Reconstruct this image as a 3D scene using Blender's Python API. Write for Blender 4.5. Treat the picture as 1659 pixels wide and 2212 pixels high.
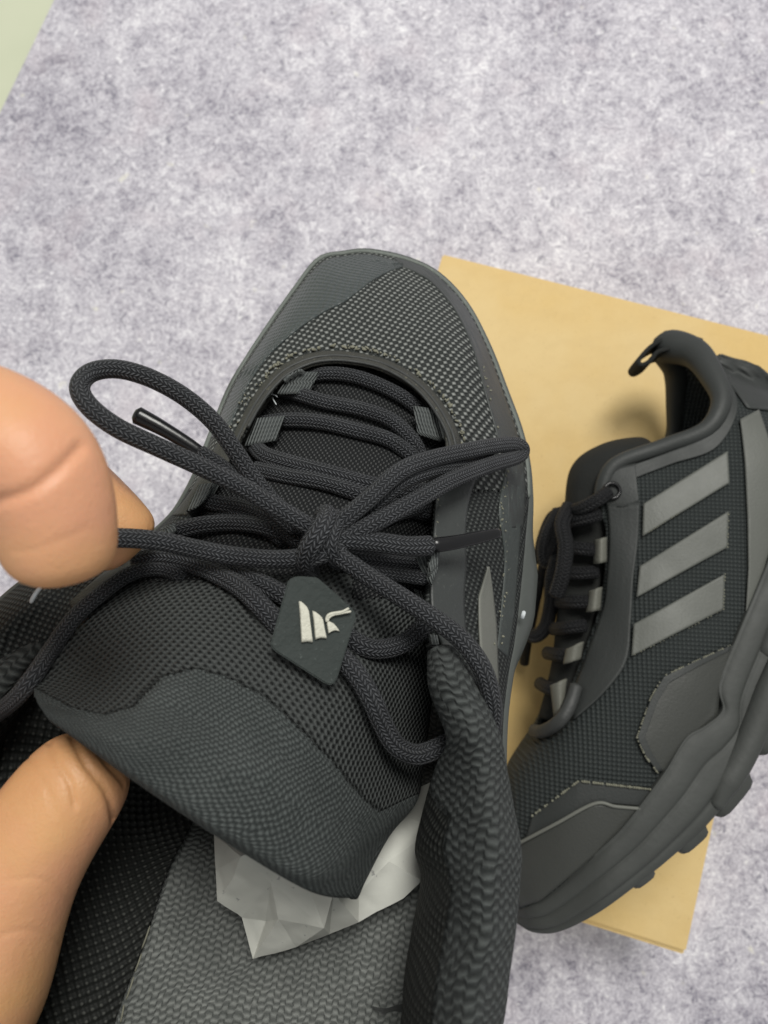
import bpy, bmesh, math, random
import numpy as np
from mathutils import Vector, Matrix, Euler

R = math.radians
random.seed(7); rng = np.random.default_rng(7)
scene = bpy.context.scene
for o in list(bpy.data.objects): bpy.data.objects.remove(o)

# ------------------------------------------------------------------ camera
F = 1628.0                      # focal length in units of a 1659 x 2212 picture
PW, PH = 1659.0, 2212.0
BOX_H = 0.075                   # height of the box top above the sheet
CAM_Z = BOX_H + 0.425
cam_d = bpy.data.cameras.new('camera'); cam = bpy.data.objects.new('camera', cam_d)
scene.collection.objects.link(cam); scene.camera = cam
cam.location = (0, 0, CAM_Z); cam.rotation_euler = Euler((R(9), R(2), 0))
cam_d.sensor_fit = 'VERTICAL'; cam_d.sensor_height = 36; cam_d.lens = 36 * F / PH
cam_d.clip_start = 0.005; cam_d.clip_end = 50
cam_d.dof.use_dof = True; cam_d.dof.focus_distance = 0.215; cam_d.dof.aperture_fstop = 17.5
CM = Matrix.Translation((0, 0, CAM_Z)) @ cam.rotation_euler.to_matrix().to_4x4()
CMn = np.array(CM)

# ------------------------------------------------------------------ light
world = bpy.data.worlds.new('World'); scene.world = world; world.use_nodes = True
world.node_tree.nodes['Background'].inputs[0].default_value = (0.97, 0.98, 0.96, 1)
world.node_tree.nodes['Background'].inputs[1].default_value = 0.54
def area(name, loc, target, size, power, col):
    l = bpy.data.lights.new(name, 'AREA'); l.shape = 'DISK'; l.size = size; l.energy = power; l.color = col
    o = bpy.data.objects.new(name, l); scene.collection.objects.link(o); o.location = loc
    o.rotation_euler = (Vector(target) - Vector(loc)).to_track_quat('-Z', 'Y').to_euler(); return o
area('ceiling_lamp', (0.25, 0.75, 1.7), (0, 0, 0), 0.65, 26.5, (1.0, 0.985, 0.93))
vs = scene.view_settings; vs.view_transform = 'Standard'; vs.look = 'None'; vs.exposure = 0; vs.gamma = 1
scene.cycles.use_denoising = True
scene.cycles.max_bounces = 6

# ------------------------------------------------------------------ geometry helpers
def C(a):
    """(...,3) array of picture x, picture y, distance along the view axis -> world points"""
    a = np.asarray(a, float); x = (a[..., 0] - PW / 2) / F * a[..., 2]; y = -(a[..., 1] - PH / 2) / F * a[..., 2]
    p = np.stack([x, y, -a[..., 2], np.ones_like(x)], -1)
    return (p @ CMn.T)[..., :3]
def depth_at_z(px, py, z):
    r = np.array([(px - PW / 2) / F, -(py - PH / 2) / F, -1.0])
    return (z - CAM_Z) / (CMn[:3, :3] @ r)[2]
def CZ(a):
    """picture x, picture y, world height -> same with view distance"""
    return np.array([[p[0], p[1], depth_at_z(p[0], p[1], p[2])] for p in a])

def cr(pts, n, closed=False):
    """Catmull-Rom (centripetal-ish, by chord) through pts along axis 0, n samples"""
    p = np.asarray(pts, float); m = len(p)
    if m == 2:
        t = np.linspace(0, 1, n).reshape((-1,) + (1,) * (p.ndim - 1)); return p[0] * (1 - t) + p[1] * t
    if closed: q = np.concatenate([p[-1:], p, p[:2]]); segs = m
    else: q = np.concatenate([2 * p[:1] - p[1:2], p, 2 * p[-1:] - p[-2:-1]]); segs = m - 1
    d = np.array([max(1e-9, np.linalg.norm((q[i + 2] - q[i + 1]).ravel())) ** 0.5 for i in range(segs)])
    cum = np.concatenate([[0], np.cumsum(d)]); ts = np.linspace(0, cum[-1], n, endpoint=not closed)
    idx = np.clip(np.searchsorted(cum, ts, side='right') - 1, 0, segs - 1); t = (ts - cum[idx]) / d[idx]
    t = t.reshape((-1,) + (1,) * (p.ndim - 1))
    p0, p1, p2, p3 = q[idx], q[idx + 1], q[idx + 2], q[idx + 3]
    return 0.5 * (2 * p1 + (p2 - p0) * t + (2 * p0 - 5 * p1 + 4 * p2 - p3) * t ** 2 + (3 * p1 - p0 - 3 * p2 + p3) * t ** 3)
def lin(pts, n):
    p = np.asarray(pts, float); d = np.r_[0, np.cumsum(np.linalg.norm(np.diff(p[:, :2], axis=0), axis=1))]
    ts = np.linspace(0, d[-1], n); return np.stack([np.interp(ts, d, p[:, k]) for k in range(p.shape[1])], 1)
def grid(rows, nu, nv):
    """rows of control points -> nv x nu x 3 grid"""
    return cr(np.stack([cr(r, nu) for r in rows]), nv)

def link(name, me, mat, parent=None):
    o = bpy.data.objects.new(name, me); scene.collection.objects.link(o)
    if mat: me.materials.append(mat)
    if parent is not None:
        o.parent = parent; base = parent
        off = Vector((0, 0, 0))
        while base is not None: off += base.location; base = base.parent
        me.transform(Matrix.Translation(-off))
    return o
def mesh_grid(name, G, mat, parent=None, solid=0, uv=None, mask=None, closed_u=False, flat=False, toward=None, offset=-1):
    """world grid (nv,nu,3) -> mesh; uv in metres along the grid unless given"""
    nv, nu = G.shape[:2]
    V = G.reshape(-1, 3)
    if uv is None:
        du = np.concatenate([np.zeros((nv, 1)), np.cumsum(np.linalg.norm(np.diff(G, axis=1), axis=2), 1)], 1)
        du -= du[:, -1:] / 2
        dv = np.concatenate([np.zeros((1, nu)), np.cumsum(np.linalg.norm(np.diff(G, axis=0), axis=2), 0)], 0)
        dv = np.repeat(dv.mean(1, keepdims=True), nu, 1)
        uv = np.stack([du, dv], -1)
    uv = uv.reshape(-1, 2)
    ii, jj = np.meshgrid(np.arange(nv - 1), np.arange(nu if closed_u else nu - 1), indexing='ij')
    ii = ii.ravel(); jj = jj.ravel(); j2 = (jj + 1) % nu
    Q = np.stack([ii * nu + jj, ii * nu + j2, (ii + 1) * nu + j2, (ii + 1) * nu + jj], 1)
    if mask is not None: Q = Q[mask.reshape(-1)[Q].mean(1) > 0.5]
    # face the given direction (default: the camera side, upwards)
    a = V[Q[:, 1]] - V[Q[:, 0]]; b = V[Q[:, 3]] - V[Q[:, 0]]; n = np.cross(a, b)
    if toward is None: tv = (np.array([0, 0, CAM_Z]) - V[Q[:, 0]])
    else: tv = V[Q[:, 0]] - np.asarray(toward)
    if (n * tv).sum() < 0: Q = Q[:, ::-1]
    used = np.unique(Q); remap = -np.ones(len(V), int); remap[used] = np.arange(len(used))
    me = bpy.data.meshes.new(name); me.from_pydata(V[used].tolist(), [], remap[Q].tolist())
    ul = me.uv_layers.new(name='UVMap'); ul.data.foreach_set('uv', uv[Q.ravel()].astype(np.float32).ravel())
    me.polygons.foreach_set('use_smooth', [not flat] * len(me.polygons)); me.update()
    o = link(name, me, mat, parent)
    if solid:
        m = o.modifiers.new('thickness', 'SOLIDIFY'); m.thickness = solid; m.offset = offset
    return o
def tube(name, pts, mat, parent=None, a=0.0027, b=0.0022, n=None, seg=20, taper=None, ridge=0.0, end_round=True):
    """sweep an oval cord along world points; a across, b towards the camera"""
    P = np.asarray(pts, float)
    L = np.linalg.norm(np.diff(P, axis=0), axis=1).sum()
    n = n or max(12, int(L / 0.0011)); P = cr(P, n)
    T = np.gradient(P, axis=0); T /= np.linalg.norm(T, axis=1, keepdims=True) + 1e-12
    up = np.array([0, 0, CAM_Z]) - P; up /= np.linalg.norm(up, axis=1, keepdims=True)
    S = np.cross(T, up); sl = np.linalg.norm(S, axis=1, keepdims=True)
    for i in range(n):
        if sl[i] < 0.15 and i: S[i] = S[i - 1] - T[i] * S[i - 1].dot(T[i])
    S /= np.linalg.norm(S, axis=1, keepdims=True) + 1e-12
    for i in range(1, n):
        if S[i].dot(S[i - 1]) < 0: S[i] = -S[i]
    U = np.cross(S, T)
    th = np.linspace(0, 2 * np.pi, seg, endpoint=False)
    rad = np.ones(n) if taper is None else np.interp(np.linspace(0, 1, n), np.linspace(0, 1, len(taper)), taper)
    e = np.ones(n)
    if end_round: e[0] = e[-1] = 0.55
    prof = 1 - ridge * np.cos(2 * th) * 0 - ridge * np.exp(-((np.abs(np.sin(th)) - 1) / 0.08) ** 2)
    G = P[:, None] + (S[:, None] * (a * np.cos(th))[None, :, None] + U[:, None] * (b * np.sin(th) * prof)[None, :, None]) * (rad * e)[:, None, None]
    dist = np.r_[0, np.cumsum(np.linalg.norm(np.diff(P, axis=0), axis=1))]
    V = G.reshape(-1, 3); faces = []; uvs = []
    for i in range(n - 1):
        for j in range(seg):
            k = (j + 1) % seg
            faces.append((i * seg + j, i * seg + k, (i + 1) * seg + k, (i + 1) * seg + j))
            uvs += [(j / seg, dist[i]), ((j + 1) / seg, dist[i]), ((j + 1) / seg, dist[i + 1]), (j / seg, dist[i + 1])]
    faces.append(tuple(range(seg))[::-1]); uvs += [(0, 0)] * seg
    faces.append(tuple(range((n - 1) * seg, n * seg))); uvs += [(0, 0)] * seg
    me = bpy.data.meshes.new(name); me.from_pydata(V.tolist(), [], faces)
    ul = me.uv_layers.new(name='UVMap'); ul.data.foreach_set('uv', np.array(uvs, np.float32).ravel())
    me.polygons.foreach_set('use_smooth', [True] * len(me.polygons))
    bm = bmesh.new(); bm.from_mesh(me); bmesh.ops.recalc_face_normals(bm, faces=bm.faces); bm.to_mesh(me); bm.free()
    return link(name, me, mat, parent)
def prism(name, poly, normal, h, mat, parent=None, bevel=0.0, smooth=False):
    """closed world polygon raised by h along normal"""
    P = [Vector(p) for p in poly]; nrm = Vector(normal).normalized()
    bm = bmesh.new(); lo = [bm.verts.new(p) for p in P]; hi = [bm.verts.new(p + nrm * h) for p in P]
    bm.faces.new(lo[::-1]); top = bm.faces.new(hi)
    for i in range(len(P)): bm.faces.new((lo[i], lo[(i + 1) % len(P)], hi[(i + 1) % len(P)], hi[i]))
    bmesh.ops.recalc_face_normals(bm, faces=bm.faces)
    if bevel:
        bmesh.ops.bevel(bm, geom=[e for e in bm.edges], offset=bevel, segments=2, affect='EDGES', clamp_overlap=True)
    me = bpy.data.meshes.new(name); bm.to_mesh(me); bm.free()
    if smooth: me.polygons.foreach_set('use_smooth', [True] * len(me.polygons))
    return link(name, me, mat, parent)
def box_mesh(name, lo, hi, mat, parent=None, bevel=0.0008, mat4=None):
    bm = bmesh.new(); bmesh.ops.create_cube(bm, size=1)
    for v in bm.verts: v.co = Vector([(lo[k] + hi[k]) / 2 + v.co[k] * (hi[k] - lo[k]) for k in range(3)])
    if bevel: bmesh.ops.bevel(bm, geom=bm.edges[:], offset=bevel, segments=2 if bevel < .003 else 5, affect='EDGES')
    if mat4 is not None: bm.transform(mat4)
    me = bpy.data.meshes.new(name); bm.to_mesh(me); bm.free()
    if bevel >= .003: me.polygons.foreach_set('use_smooth', [True] * len(me.polygons))
    return link(name, me, mat, parent)
def thing(name, label, cat, loc, group=None):
    o = bpy.data.objects.new(name, None); scene.collection.objects.link(o); o.location = loc; o.empty_display_size = 0.02
    o['label'] = label; o['category'] = cat
    if group: o['group'] = group
    return o
class ZBuf:
    """view distance of a modelled surface, looked up by picture position, so that trims lie on it"""
    def __init__(s): s.z = np.full((1500, 1100), 9.0)
    def add(s, G):                      # G: picture-space grid
        g = cr(np.stack([cr(r, 2600) for r in G[::max(1, len(G) // 60)]]), 700)
        x = ((g[..., 0] + 300) / 2).astype(int).ravel(); y = ((g[..., 1] + 100) / 2).astype(int).ravel(); d = g[..., 2].ravel()
        ok = (x >= 0) & (x < 1100) & (y >= 0) & (y < 1500); np.minimum.at(s.z, (y[ok], x[ok]), d[ok])
        for _ in range(3):
            b = s.z.copy(); hole = s.z > 5; m = b.copy()
            for dy, dx in ((0, 1), (0, -1), (1, 0), (-1, 0)): m = np.minimum(m, np.roll(b, (dy, dx), (0, 1)))
            s.z[hole] = m[hole]
    def __call__(s, px, py):
        x = np.clip(((np.asarray(px) + 300) / 2).astype(int), 0, 1099); y = np.clip(((np.asarray(py) + 100) / 2).astype(int), 0, 1499)
        return s.z[y, x]
    def fill(s):                        # spread the nearest distance outwards so that lookups just off the edge work
        for _ in range(60):
            hole = s.z > 5; b = np.where(hole, 9, s.z); m = b.copy()
            for dy, dx in ((0, 1), (0, -1), (1, 0), (-1, 0)): m = np.minimum(m, np.roll(b, (dy, dx), (0, 1)))
            s.z[hole] = m[hole]
def strip(name, e1, e2, zb, mat, parent=None, lift=0.0006, solid=0.0008, nu=60, nv=8, uv=None, smooth=True, bow=0.0):
    """an overlay between two picture-space edges, laid on the surface zb"""
    A = cr(e1, nu) if smooth else lin(e1, nu); B = cr(e2, nu) if smooth else lin(e2, nu)
    t = np.linspace(0, 1, nv)[:, None, None]; g = A[None] * (1 - t) + B[None] * t
    d = zb(g[..., 0], g[..., 1]); k = np.ones(5) / 5
    for _ in range(2):
        d = np.apply_along_axis(lambda r: np.convolve(np.r_[r[0], r[0], r, r[-1], r[-1]], k, 'valid'), 1, d)
    d = d - lift - bow * np.sin(np.pi * t[..., 0])
    G = C(np.concatenate([g[..., :2], d[..., None]], -1))
    return mesh_grid(name, G, mat, parent, solid, uv=uv)
def nsm(x, a, b):
    t = np.clip((x - a) / (b - a), 0, 1); return t * t * (3 - 2 * t)

# ------------------------------------------------------------------ materials
class NT:
    def __init__(s, name, rough=0.7, spec=0.3, **kw):
        s.m = bpy.data.materials.new(name); s.m.use_nodes = True; s.t = s.m.node_tree; s.b = s.t.nodes['Principled BSDF']
        s.b.inputs['Roughness'].default_value = rough; s.b.inputs['Specular IOR Level'].default_value = spec
        for k, v in kw.items(): s.b.inputs[k.replace('_', ' ')].default_value = v
    def n(s, t, **kw):
        q = s.t.nodes.new(t)
        for k, v in kw.items(): setattr(q, k, v)
        return q
    def put(s, sock, v):
        if isinstance(v, (int, float)): sock.default_value = v
        elif isinstance(v, tuple): sock.default_value = v if len(v) == len(sock.default_value) else v + (1,)
        else: s.t.links.new(v, sock)
    def math(s, op, a, b=0.0, c=0.0):
        q = s.n('ShaderNodeMath', operation=op); s.put(q.inputs[0], a); s.put(q.inputs[1], b); s.put(q.inputs[2], c); return q.outputs[0]
    def uv(s):
        q = s.n('ShaderNodeUVMap'); x = s.n('ShaderNodeSeparateXYZ'); s.t.links.new(q.outputs[0], x.inputs[0]); return x.outputs[0], x.outputs[1], q.outputs[0]
    def obj(s): return s.n('ShaderNodeTexCoord').outputs['Object']
    def noise(s, co, scale, detail=3, rough=0.55, dist=0.0):
        q = s.n('ShaderNodeTexNoise'); s.t.links.new(co, q.inputs['Vector']); q.inputs['Scale'].default_value = scale
        q.inputs['Detail'].default_value = detail; q.inputs['Roughness'].default_value = rough; q.inputs['Distortion'].default_value = dist; return q.outputs[0]
    def ramp(s, f, stops, interp='LINEAR'):
        q = s.n('ShaderNodeValToRGB'); e = q.color_ramp.elements; q.color_ramp.interpolation = interp
        while len(e) < len(stops): e.new(0.5)
        for k, (p, c) in zip(e, stops): k.position = p; k.color = (c if isinstance(c, tuple) else (c, c, c)) + (1,)
        s.put(q.inputs[0], f); return q.outputs[0]
    def mix(s, f, a, b, mode='MIX'):
        q = s.n('ShaderNodeMix', data_type='RGBA', blend_type=mode); s.put(q.inputs[0], f); s.put(q.inputs[6], a); s.put(q.inputs[7], b); return q.outputs[2]
    def color(s, c): s.put(s.b.inputs['Base Color'], c)
    def bump(s, h, dist, strength=1.0):
        q = s.n('ShaderNodeBump'); q.inputs['Distance'].default_value = dist; q.inputs['Strength'].default_value = strength
        s.put(q.inputs['Height'], h); s.t.links.new(q.outputs[0], s.b.inputs['Normal'])
    def sin(s, x, pitch, phase=0.0): return s.math('SINE', s.math('MULTIPLY_ADD', x, 2 * math.pi / pitch, phase))

def dots_mat(name, pu, pv, dark, light, bump=0.0005, rot=0.0, rough=0.75, lo=0.05, hi=0.6, wear=0.25):
    m = NT(name, rough); u, v, uv = m.uv()
    nz = m.noise(uv, 500, 2); j = m.math('MULTIPLY', m.math('SUBTRACT', nz, 0.5), pu * 0.25); u = m.math('ADD', u, j)
    if rot:
        c, s_ = math.cos(rot), math.sin(rot)
        u, v = m.math('ADD', m.math('MULTIPLY', u, c), m.math('MULTIPLY', v, s_)), m.math('SUBTRACT', m.math('MULTIPLY', v, c), m.math('MULTIPLY', u, s_))
    h = m.math('MULTIPLY', m.sin(u, pu), m.sin(v, pv))
    f = m.ramp(h, [(max(0, lo), 0.0), (hi, 1.0)])
    big = m.noise(uv, 45, 3)
    lt = m.mix(m.math('MULTIPLY', big, wear * 2), light, tuple(x * 0.55 for x in light))
    m.color(m.mix(f, dark, lt)); m.bump(h, bump); return m.m
def knit_mat(name, pu, pv, dark, light, bump=0.0009, amp=0.5, rough=0.9, spec=0.15, mixw=0.5):
    m = NT(name, rough, spec); u, v, uv = m.uv()
    m.b.inputs['Sheen Weight'].default_value = 0.06; m.b.inputs['Sheen Roughness'].default_value = 0.6; m.b.inputs['Sheen Tint'].default_value = (.75, .8, .8, 1)
    w1 = m.math('SUBTRACT', m.noise(uv, 0.25 / pv, 3), 0.5); w2 = m.math('SUBTRACT', m.noise(uv, 0.4 / pu, 3), 0.5); w3 = m.math('SUBTRACT', m.noise(uv, 28, 2), 0.5)
    v2 = m.math('ADD', m.math('ADD', v, m.math('MULTIPLY', w1, pv * 1.5)), m.math('MULTIPLY', w3, 0.006))
    u2 = m.math('ADD', m.math('ADD', u, m.math('MULTIPLY', w2, pu * 1.3)), m.math('MULTIPLY', w3, 0.005))
    tri = m.math('ABSOLUTE', m.sin(u2, pu * 2))
    sg_ = m.math('MAXIMUM', m.math('MINIMUM', m.math('MULTIPLY', m.sin(u2, pu * 2), 3.0), 1.0), -1.0)      # neighbouring wales sit half a stitch apart
    v3 = m.math('ADD', v2, m.math('MULTIPLY', sg_, pv * amp * 0.5))
    rows = m.math('MULTIPLY_ADD', m.sin(v3, pv), 0.5, 0.5); wales = m.math('POWER', tri, 0.8)
    h = m.math('MULTIPLY', m.math('MULTIPLY_ADD', rows, 1 - mixw, mixw), m.math('MULTIPLY_ADD', wales, mixw, 1 - mixw))
    patch = m.noise(uv, 90, 4, 0.6); fz = m.noise(uv, 2600, 2)
    h2 = m.math('ADD', m.math('MULTIPLY', h, m.math('MULTIPLY_ADD', patch, 0.9, 0.35)), m.math('MULTIPLY', fz, 0.30))
    m.color(m.mix(m.ramp(h2, [(0.2, 0.0), (1.0, 1.0)]), dark, light)); m.bump(h2, bump); return m.m
def film_mat(name, col, rough=0.45, grain=900, bump=0.00015, spec=0.4, dust=None):
    m = NT(name, rough, spec); co = m.obj(); a = m.noise(co, 60, 4); c = m.mix(m.math('MULTIPLY', a, 0.6), col, tuple(x * 0.7 for x in col))
    if dust:
        f = m.ramp(m.noise(co, 700, 3, 0.7), [(0.62, 0.0), (0.74, 1.0)]); c = m.mix(m.math('MULTIPLY', f, 0.6), c, dust)
    m.color(c); m.bump(m.noise(co, grain, 3), bump); 
    m.put(m.b.inputs['Roughness'], m.math('MULTIPLY_ADD', a, 0.25, rough - 0.1)); return m.m
def cord_mat(name, dark, light, cols=12, pitch=0.0015):
    m = NT(name, 0.62, 0.3); u, v, uv = m.uv(); nz = m.noise(m.obj(), 700, 2); nl = m.noise(m.obj(), 120, 2)
    a = m.math('MULTIPLY', u, math.pi * cols)
    v2 = m.math('ADD', v, m.math('MULTIPLY', m.math('SUBTRACT', nz, 0.5), 0.0007))
    ch = m.math('MULTIPLY', m.math('SINE', a), 0.40 * pitch)                      # strands lean left and right by turns
    h = m.math('ADD', m.math('MULTIPLY', m.sin(m.math('ADD', v2, ch), pitch), 0.5), 0.5)
    col = m.math('POWER', m.math('ABSOLUTE', m.math('COSINE', a)), 0.7)
    h = m.math('MULTIPLY', h, col)
    f = m.ramp(m.math('ADD', m.math('MULTIPLY', h, 0.8), m.math('MULTIPLY', nl, 0.3)), [(0.28, 0.0), (0.95, 1.0)])
    m.color(m.mix(f, dark, light)); m.bump(h, 0.0007, 1.0)
    m.b.inputs['Sheen Weight'].default_value = 0.04; return m.m

M = {}
M['toe_mesh'] = dots_mat('toe_mesh', 0.0030, 0.0030, (.020, .023, .022), (.24, .25, .238), 0.0006, R(20), lo=0.0, hi=0.75)  # light dots raised so the colour carries the toe's sheen
M['side_mesh'] = dots_mat('side_mesh', 0.0020, 0.0020, (.011, .013, .013), (.066, .072, .069), 0.0005, R(30))
M['tongue_mesh'] = dots_mat('tongue_mesh', 0.0015, 0.0021, (.007, .008, .009), (.068, .070, .070), 0.0005)
M['coarse_mesh'] = dots_mat('coarse_mesh', 0.0020, 0.0026, (.044, .048, .047), (.003, .004, .004), 0.0004, lo=0.15, hi=0.6, wear=0)
M['lining_dots'] = dots_mat('lining_dots', 0.0030, 0.0030, (.009, .010, .009), (.060, .062, .056), 0.0004, R(25), lo=0.5, hi=0.95, wear=0.5)
M['knit'] = knit_mat('padded_knit', 0.00095, 0.0014, (.005, .007, .007), (.082, .092, .090), 0.0011, 0.5, mixw=0.25)
M['collar_knit'] = knit_mat('collar_knit', 0.0032, 0.0025, (.005, .006, .006), (.074, .081, .079), 0.0018, 0.5, mixw=0.25)
M['insole'] = knit_mat('insole_knit', 0.0018, 0.0018, (.040, .044, .042), (.20, .208, .198), 0.0006, mixw=0.35)
M['film'] = film_mat('overlay_film', (.036, .040, .039), 0.45, dust=(.075, .08, .075))
M['film_toe'] = film_mat('toe_film', (.060, .072, .076), 0.36, dust=(.2, .2, .16))
M['film_toe'] = dots_mat('toe_film', 0.0030, 0.0030, (.046, .055, .055), (.078, .088, .084), 0.00025, R(20), rough=0.36, lo=0.2, hi=0.9, wear=0.9)  # both tones lightened, sheen on the toe put into the colour
M['trim'] = film_mat('throat_trim', (.034, .034, .029), 0.6, 1500, 0.0004, dust=(.19, .18, .12))
M['rand'] = film_mat('rand_rubber', (.045, .053, .051), 0.5, 500, 0.0003, dust=(.22, .24, .2))
M['lip'] = film_mat('rand_lip', (.12, .135, .122), 0.55, 500, 0.0004, dust=(.3, .31, .26))
M['rubber'] = film_mat('midsole_rubber', (.062, .069, .064), 0.38, 300, 0.0002, 0.5)
M['outsole'] = film_mat('outsole_rubber', (.035, .037, .036), 0.55, 400, 0.0003)
M['lace'] = cord_mat('lace_cord', (.005, .006, .008), (.098, .103, .113), 14, 0.00115)
M['aglet'] = film_mat('lace_tip_plastic', (.006, .006, .007), 0.22, 200, 0.0001, 0.35)
M['web'] = NT('webbing', 0.65, 0.3)
_w = M['web']; _u, _v, _ = _w.uv(); _h = _w.math('MULTIPLY', _w.sin(_u, 0.0011), _w.math('MULTIPLY_ADD', _w.sin(_v, 0.0016), 0.2, 0.8)); _w.color(_w.mix(_w.math('MULTIPLY_ADD', _h, 0.5, 0.5), (.04, .046, .046), (.12, .13, .128))); _w.bump(_h, 0.0003); M['web'] = _w.m
M['pale_thread'] = NT('pale_thread', 0.8).m; M['pale_thread'].node_tree.nodes['Principled BSDF'].inputs['Base Color'].default_value = (.17, .168, .13, 1)
M['fray'] = NT('frayed_fibre', 0.7).m; M['fray'].node_tree.nodes['Principled BSDF'].inputs['Base Color'].default_value = (.5, .53, .55, 1)
M['silver'] = film_mat('grey_stripe', (.135, .138, .122), 0.5, 1500, 0.0001)
M['tag'] = film_mat('tag_suede', (.034, .041, .039), 0.7, 700, 0.0004, 0.2, dust=(.1, .115, .11))
M['logo'] = NT('logo_thread', 0.55, 0.3)
_w = M['logo']; _w.color(_w.mix(_w.noise(_w.obj(), 1500, 2), (.40, .395, .335), (.54, .53, .455))); _w.bump(_w.noise(_w.obj(), 1200, 2), 0.0003); M['logo'] = _w.m

# kraft card
k = NT('kraft_card', 0.6, 0.3); co = k.obj()
mp = k.n('ShaderNodeMapping'); k.t.links.new(co, mp.inputs[0]); mp.inputs['Rotation'].default_value = (0, 0, R(-14)); mp.inputs['Scale'].default_value = (1, 1.6, 1)
fib = k.noise(co, 380, 4, 0.65); big = k.noise(co, 12, 4, 0.6); st = k.noise(mp.outputs[0], 70, 4, 0.6); fl_ = k.noise(co, 900, 2)
kc = k.mix(k.math('MULTIPLY', fib, 0.6), (.62, .435, .175), (.52, .35, .13)); kc = k.mix(k.ramp(big, [(0.4, 0.0), (0.65, 0.6)]), kc, (.64, .49, .25)); kc = k.mix(k.ramp(st, [(0.45, 0.0), (0.75, 0.22)]), kc, (.50, .35, .15))
kc = k.mix(k.ramp(fl_, [(0.68, 0.0), (0.74, 0.5)]), kc, (.36, .23, .09))
k.color(kc); k.bump(fib, 0.00015); M['kraft'] = k.m
k = NT('kraft_core', 0.9); k.color((.62, .47, .24)); M['kraft_core'] = k.m
# mottled printed sheet
g = NT('mottled_sheet', 0.55, 0.35); co = g.obj()
n0 = g.noise(co, 14, 4, 0.6, 0.6); n1 = g.noise(co, 48, 5, 0.7, 0.7); n2 = g.noise(co, 170, 6, 0.72, 1.4); n3 = g.noise(co, 4, 3); n4 = g.noise(co, 95, 4, 0.65, 1.6); n5 = g.noise(co, 520, 4, 0.7, 0.6)
f = g.math('ADD', g.math('ADD', g.math('MULTIPLY', n0, 0.15), g.math('MULTIPLY', n1, 0.20)), g.math('ADD', g.math('MULTIPLY', n2, 0.40), g.math('ADD', g.math('MULTIPLY', n3, 0.13), g.math('MULTIPLY', n5, 0.28))))
c = g.ramp(f, [(0.475, (.18, .17, .21)), (0.535, (.36, .342, .39)), (0.60, (.52, .50, .548)), (0.69, (.78, .765, .79))])
sp = g.ramp(n4, [(0.325, 1.0), (0.39, 0.0)]); c = g.mix(g.math('MULTIPLY', sp, 0.65), c, (.15, .145, .185))
n6 = g.noise(co, 240, 3, 0.6, 0.8); gr = g.ramp(n6, [(0.29, 1.0), (0.35, 0.0)]); c = g.mix(g.math('MULTIPLY', gr, 0.5), c, (.13, .125, .16)); wh = g.ramp(n6, [(0.66, 0.0), (0.73, 0.6)]); c = g.mix(wh, c, (.80, .79, .79))
hu = g.noise(co, 22, 2); c = g.mix(g.ramp(hu, [(0.55, 0.0), (0.75, 0.35)]), c, (.57, .505, .545))
ye = g.ramp(g.noise(co, 60, 2), [(0.70, 0.0), (0.76, 0.5)]); c = g.mix(ye, c, (.72, .70, .58))
g.color(c); g.bump(n2, 0.0001); M['sheet'] = g.m
t = NT('table_paint', 0.5); co = t.obj(); t.color(t.mix(t.noise(co, 20, 3), (.50, .53, .39), (.56, .58, .44))); M['table'] = t.m
# skin
s = NT('skin', 0.48, 0.35); co = s.obj()
a = s.noise(co, 70, 4, 0.6); b = s.noise(co, 620, 3); big = s.noise(co, 26, 3, 0.5)
sc_ = s.mix(a, (.60, .335, .155), (.47, .235, .105)); sc_ = s.mix(s.ramp(big, [(0.40, 0.0), (0.60, 0.7)]), sc_, (.58, .275, .175)); s.color(sc_); s.b.inputs['Subsurface Weight'].default_value = 0.12
s.b.inputs['Subsurface Radius'].default_value = (1, .35, .18); s.b.inputs['Subsurface Scale'].default_value = 0.003
vo = s.n('ShaderNodeTexVoronoi', feature='DISTANCE_TO_EDGE'); s.t.links.new(co, vo.inputs['Vector']); vo.inputs['Scale'].default_value = 900
s.bump(s.math('ADD', s.math('ADD', s.math('MULTIPLY', b, 0.5), s.noise(co, 160, 4)), s.math('MULTIPLY', vo.outputs[0], 0.5)), 0.00035, 0.5); M['skin'] = s.m
p = NT('tissue_paper', 0.7, 0.2); co = p.obj(); sp = p.ramp(p.noise(co, 330, 3, 0.6), [(0.29, 1.0), (0.33, 0.0)])
p.color(p.mix(p.math('MULTIPLY', sp, 0.55), p.mix(p.noise(co, 60, 3), (.54, .55, .50), (.66, .66, .61)), (.12, .12, .14))); p.bump(p.noise(co, 90, 4), 0.0006, 0.6); M['paper'] = p.m

# ================================================================== THE SETTING
def plane_pts(pts, z): return C(CZ([(x, y, z) for x, y in pts]))
bm_me = bpy.data.meshes.new('tabletop'); bm_me.from_pydata([(-3, -3, -0.004), (3, -3, -0.004), (3, 3, -0.004), (-3, 3, -0.004)], [], [(0, 1, 2, 3)])
tb = link('tabletop', bm_me, M['table']); tb['kind'] = 'structure'; tb['label'] = 'pale yellowish green tabletop under the mottled sheet'
e = plane_pts([(117, 0), (0, 243)], 0.0); dv = (e[1] - e[0]); dv /= np.linalg.norm(dv); nr = np.array([-dv[1], dv[0], 0])
if nr[0] < 0: nr = -nr
q = [e[0] - dv * 1.2, e[0] + dv * 1.6, e[0] + dv * 1.6 + nr * 2.2, e[0] - dv * 1.2 + nr * 2.2]
sh = prism('backdrop_sheet', [(x[0], x[1], -0.003) for x in q], (0, 0, 1), 0.003, M['sheet']); sh['kind'] = 'structure'
sh['label'] = 'mottled lilac grey backdrop sheet under everything'

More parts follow.
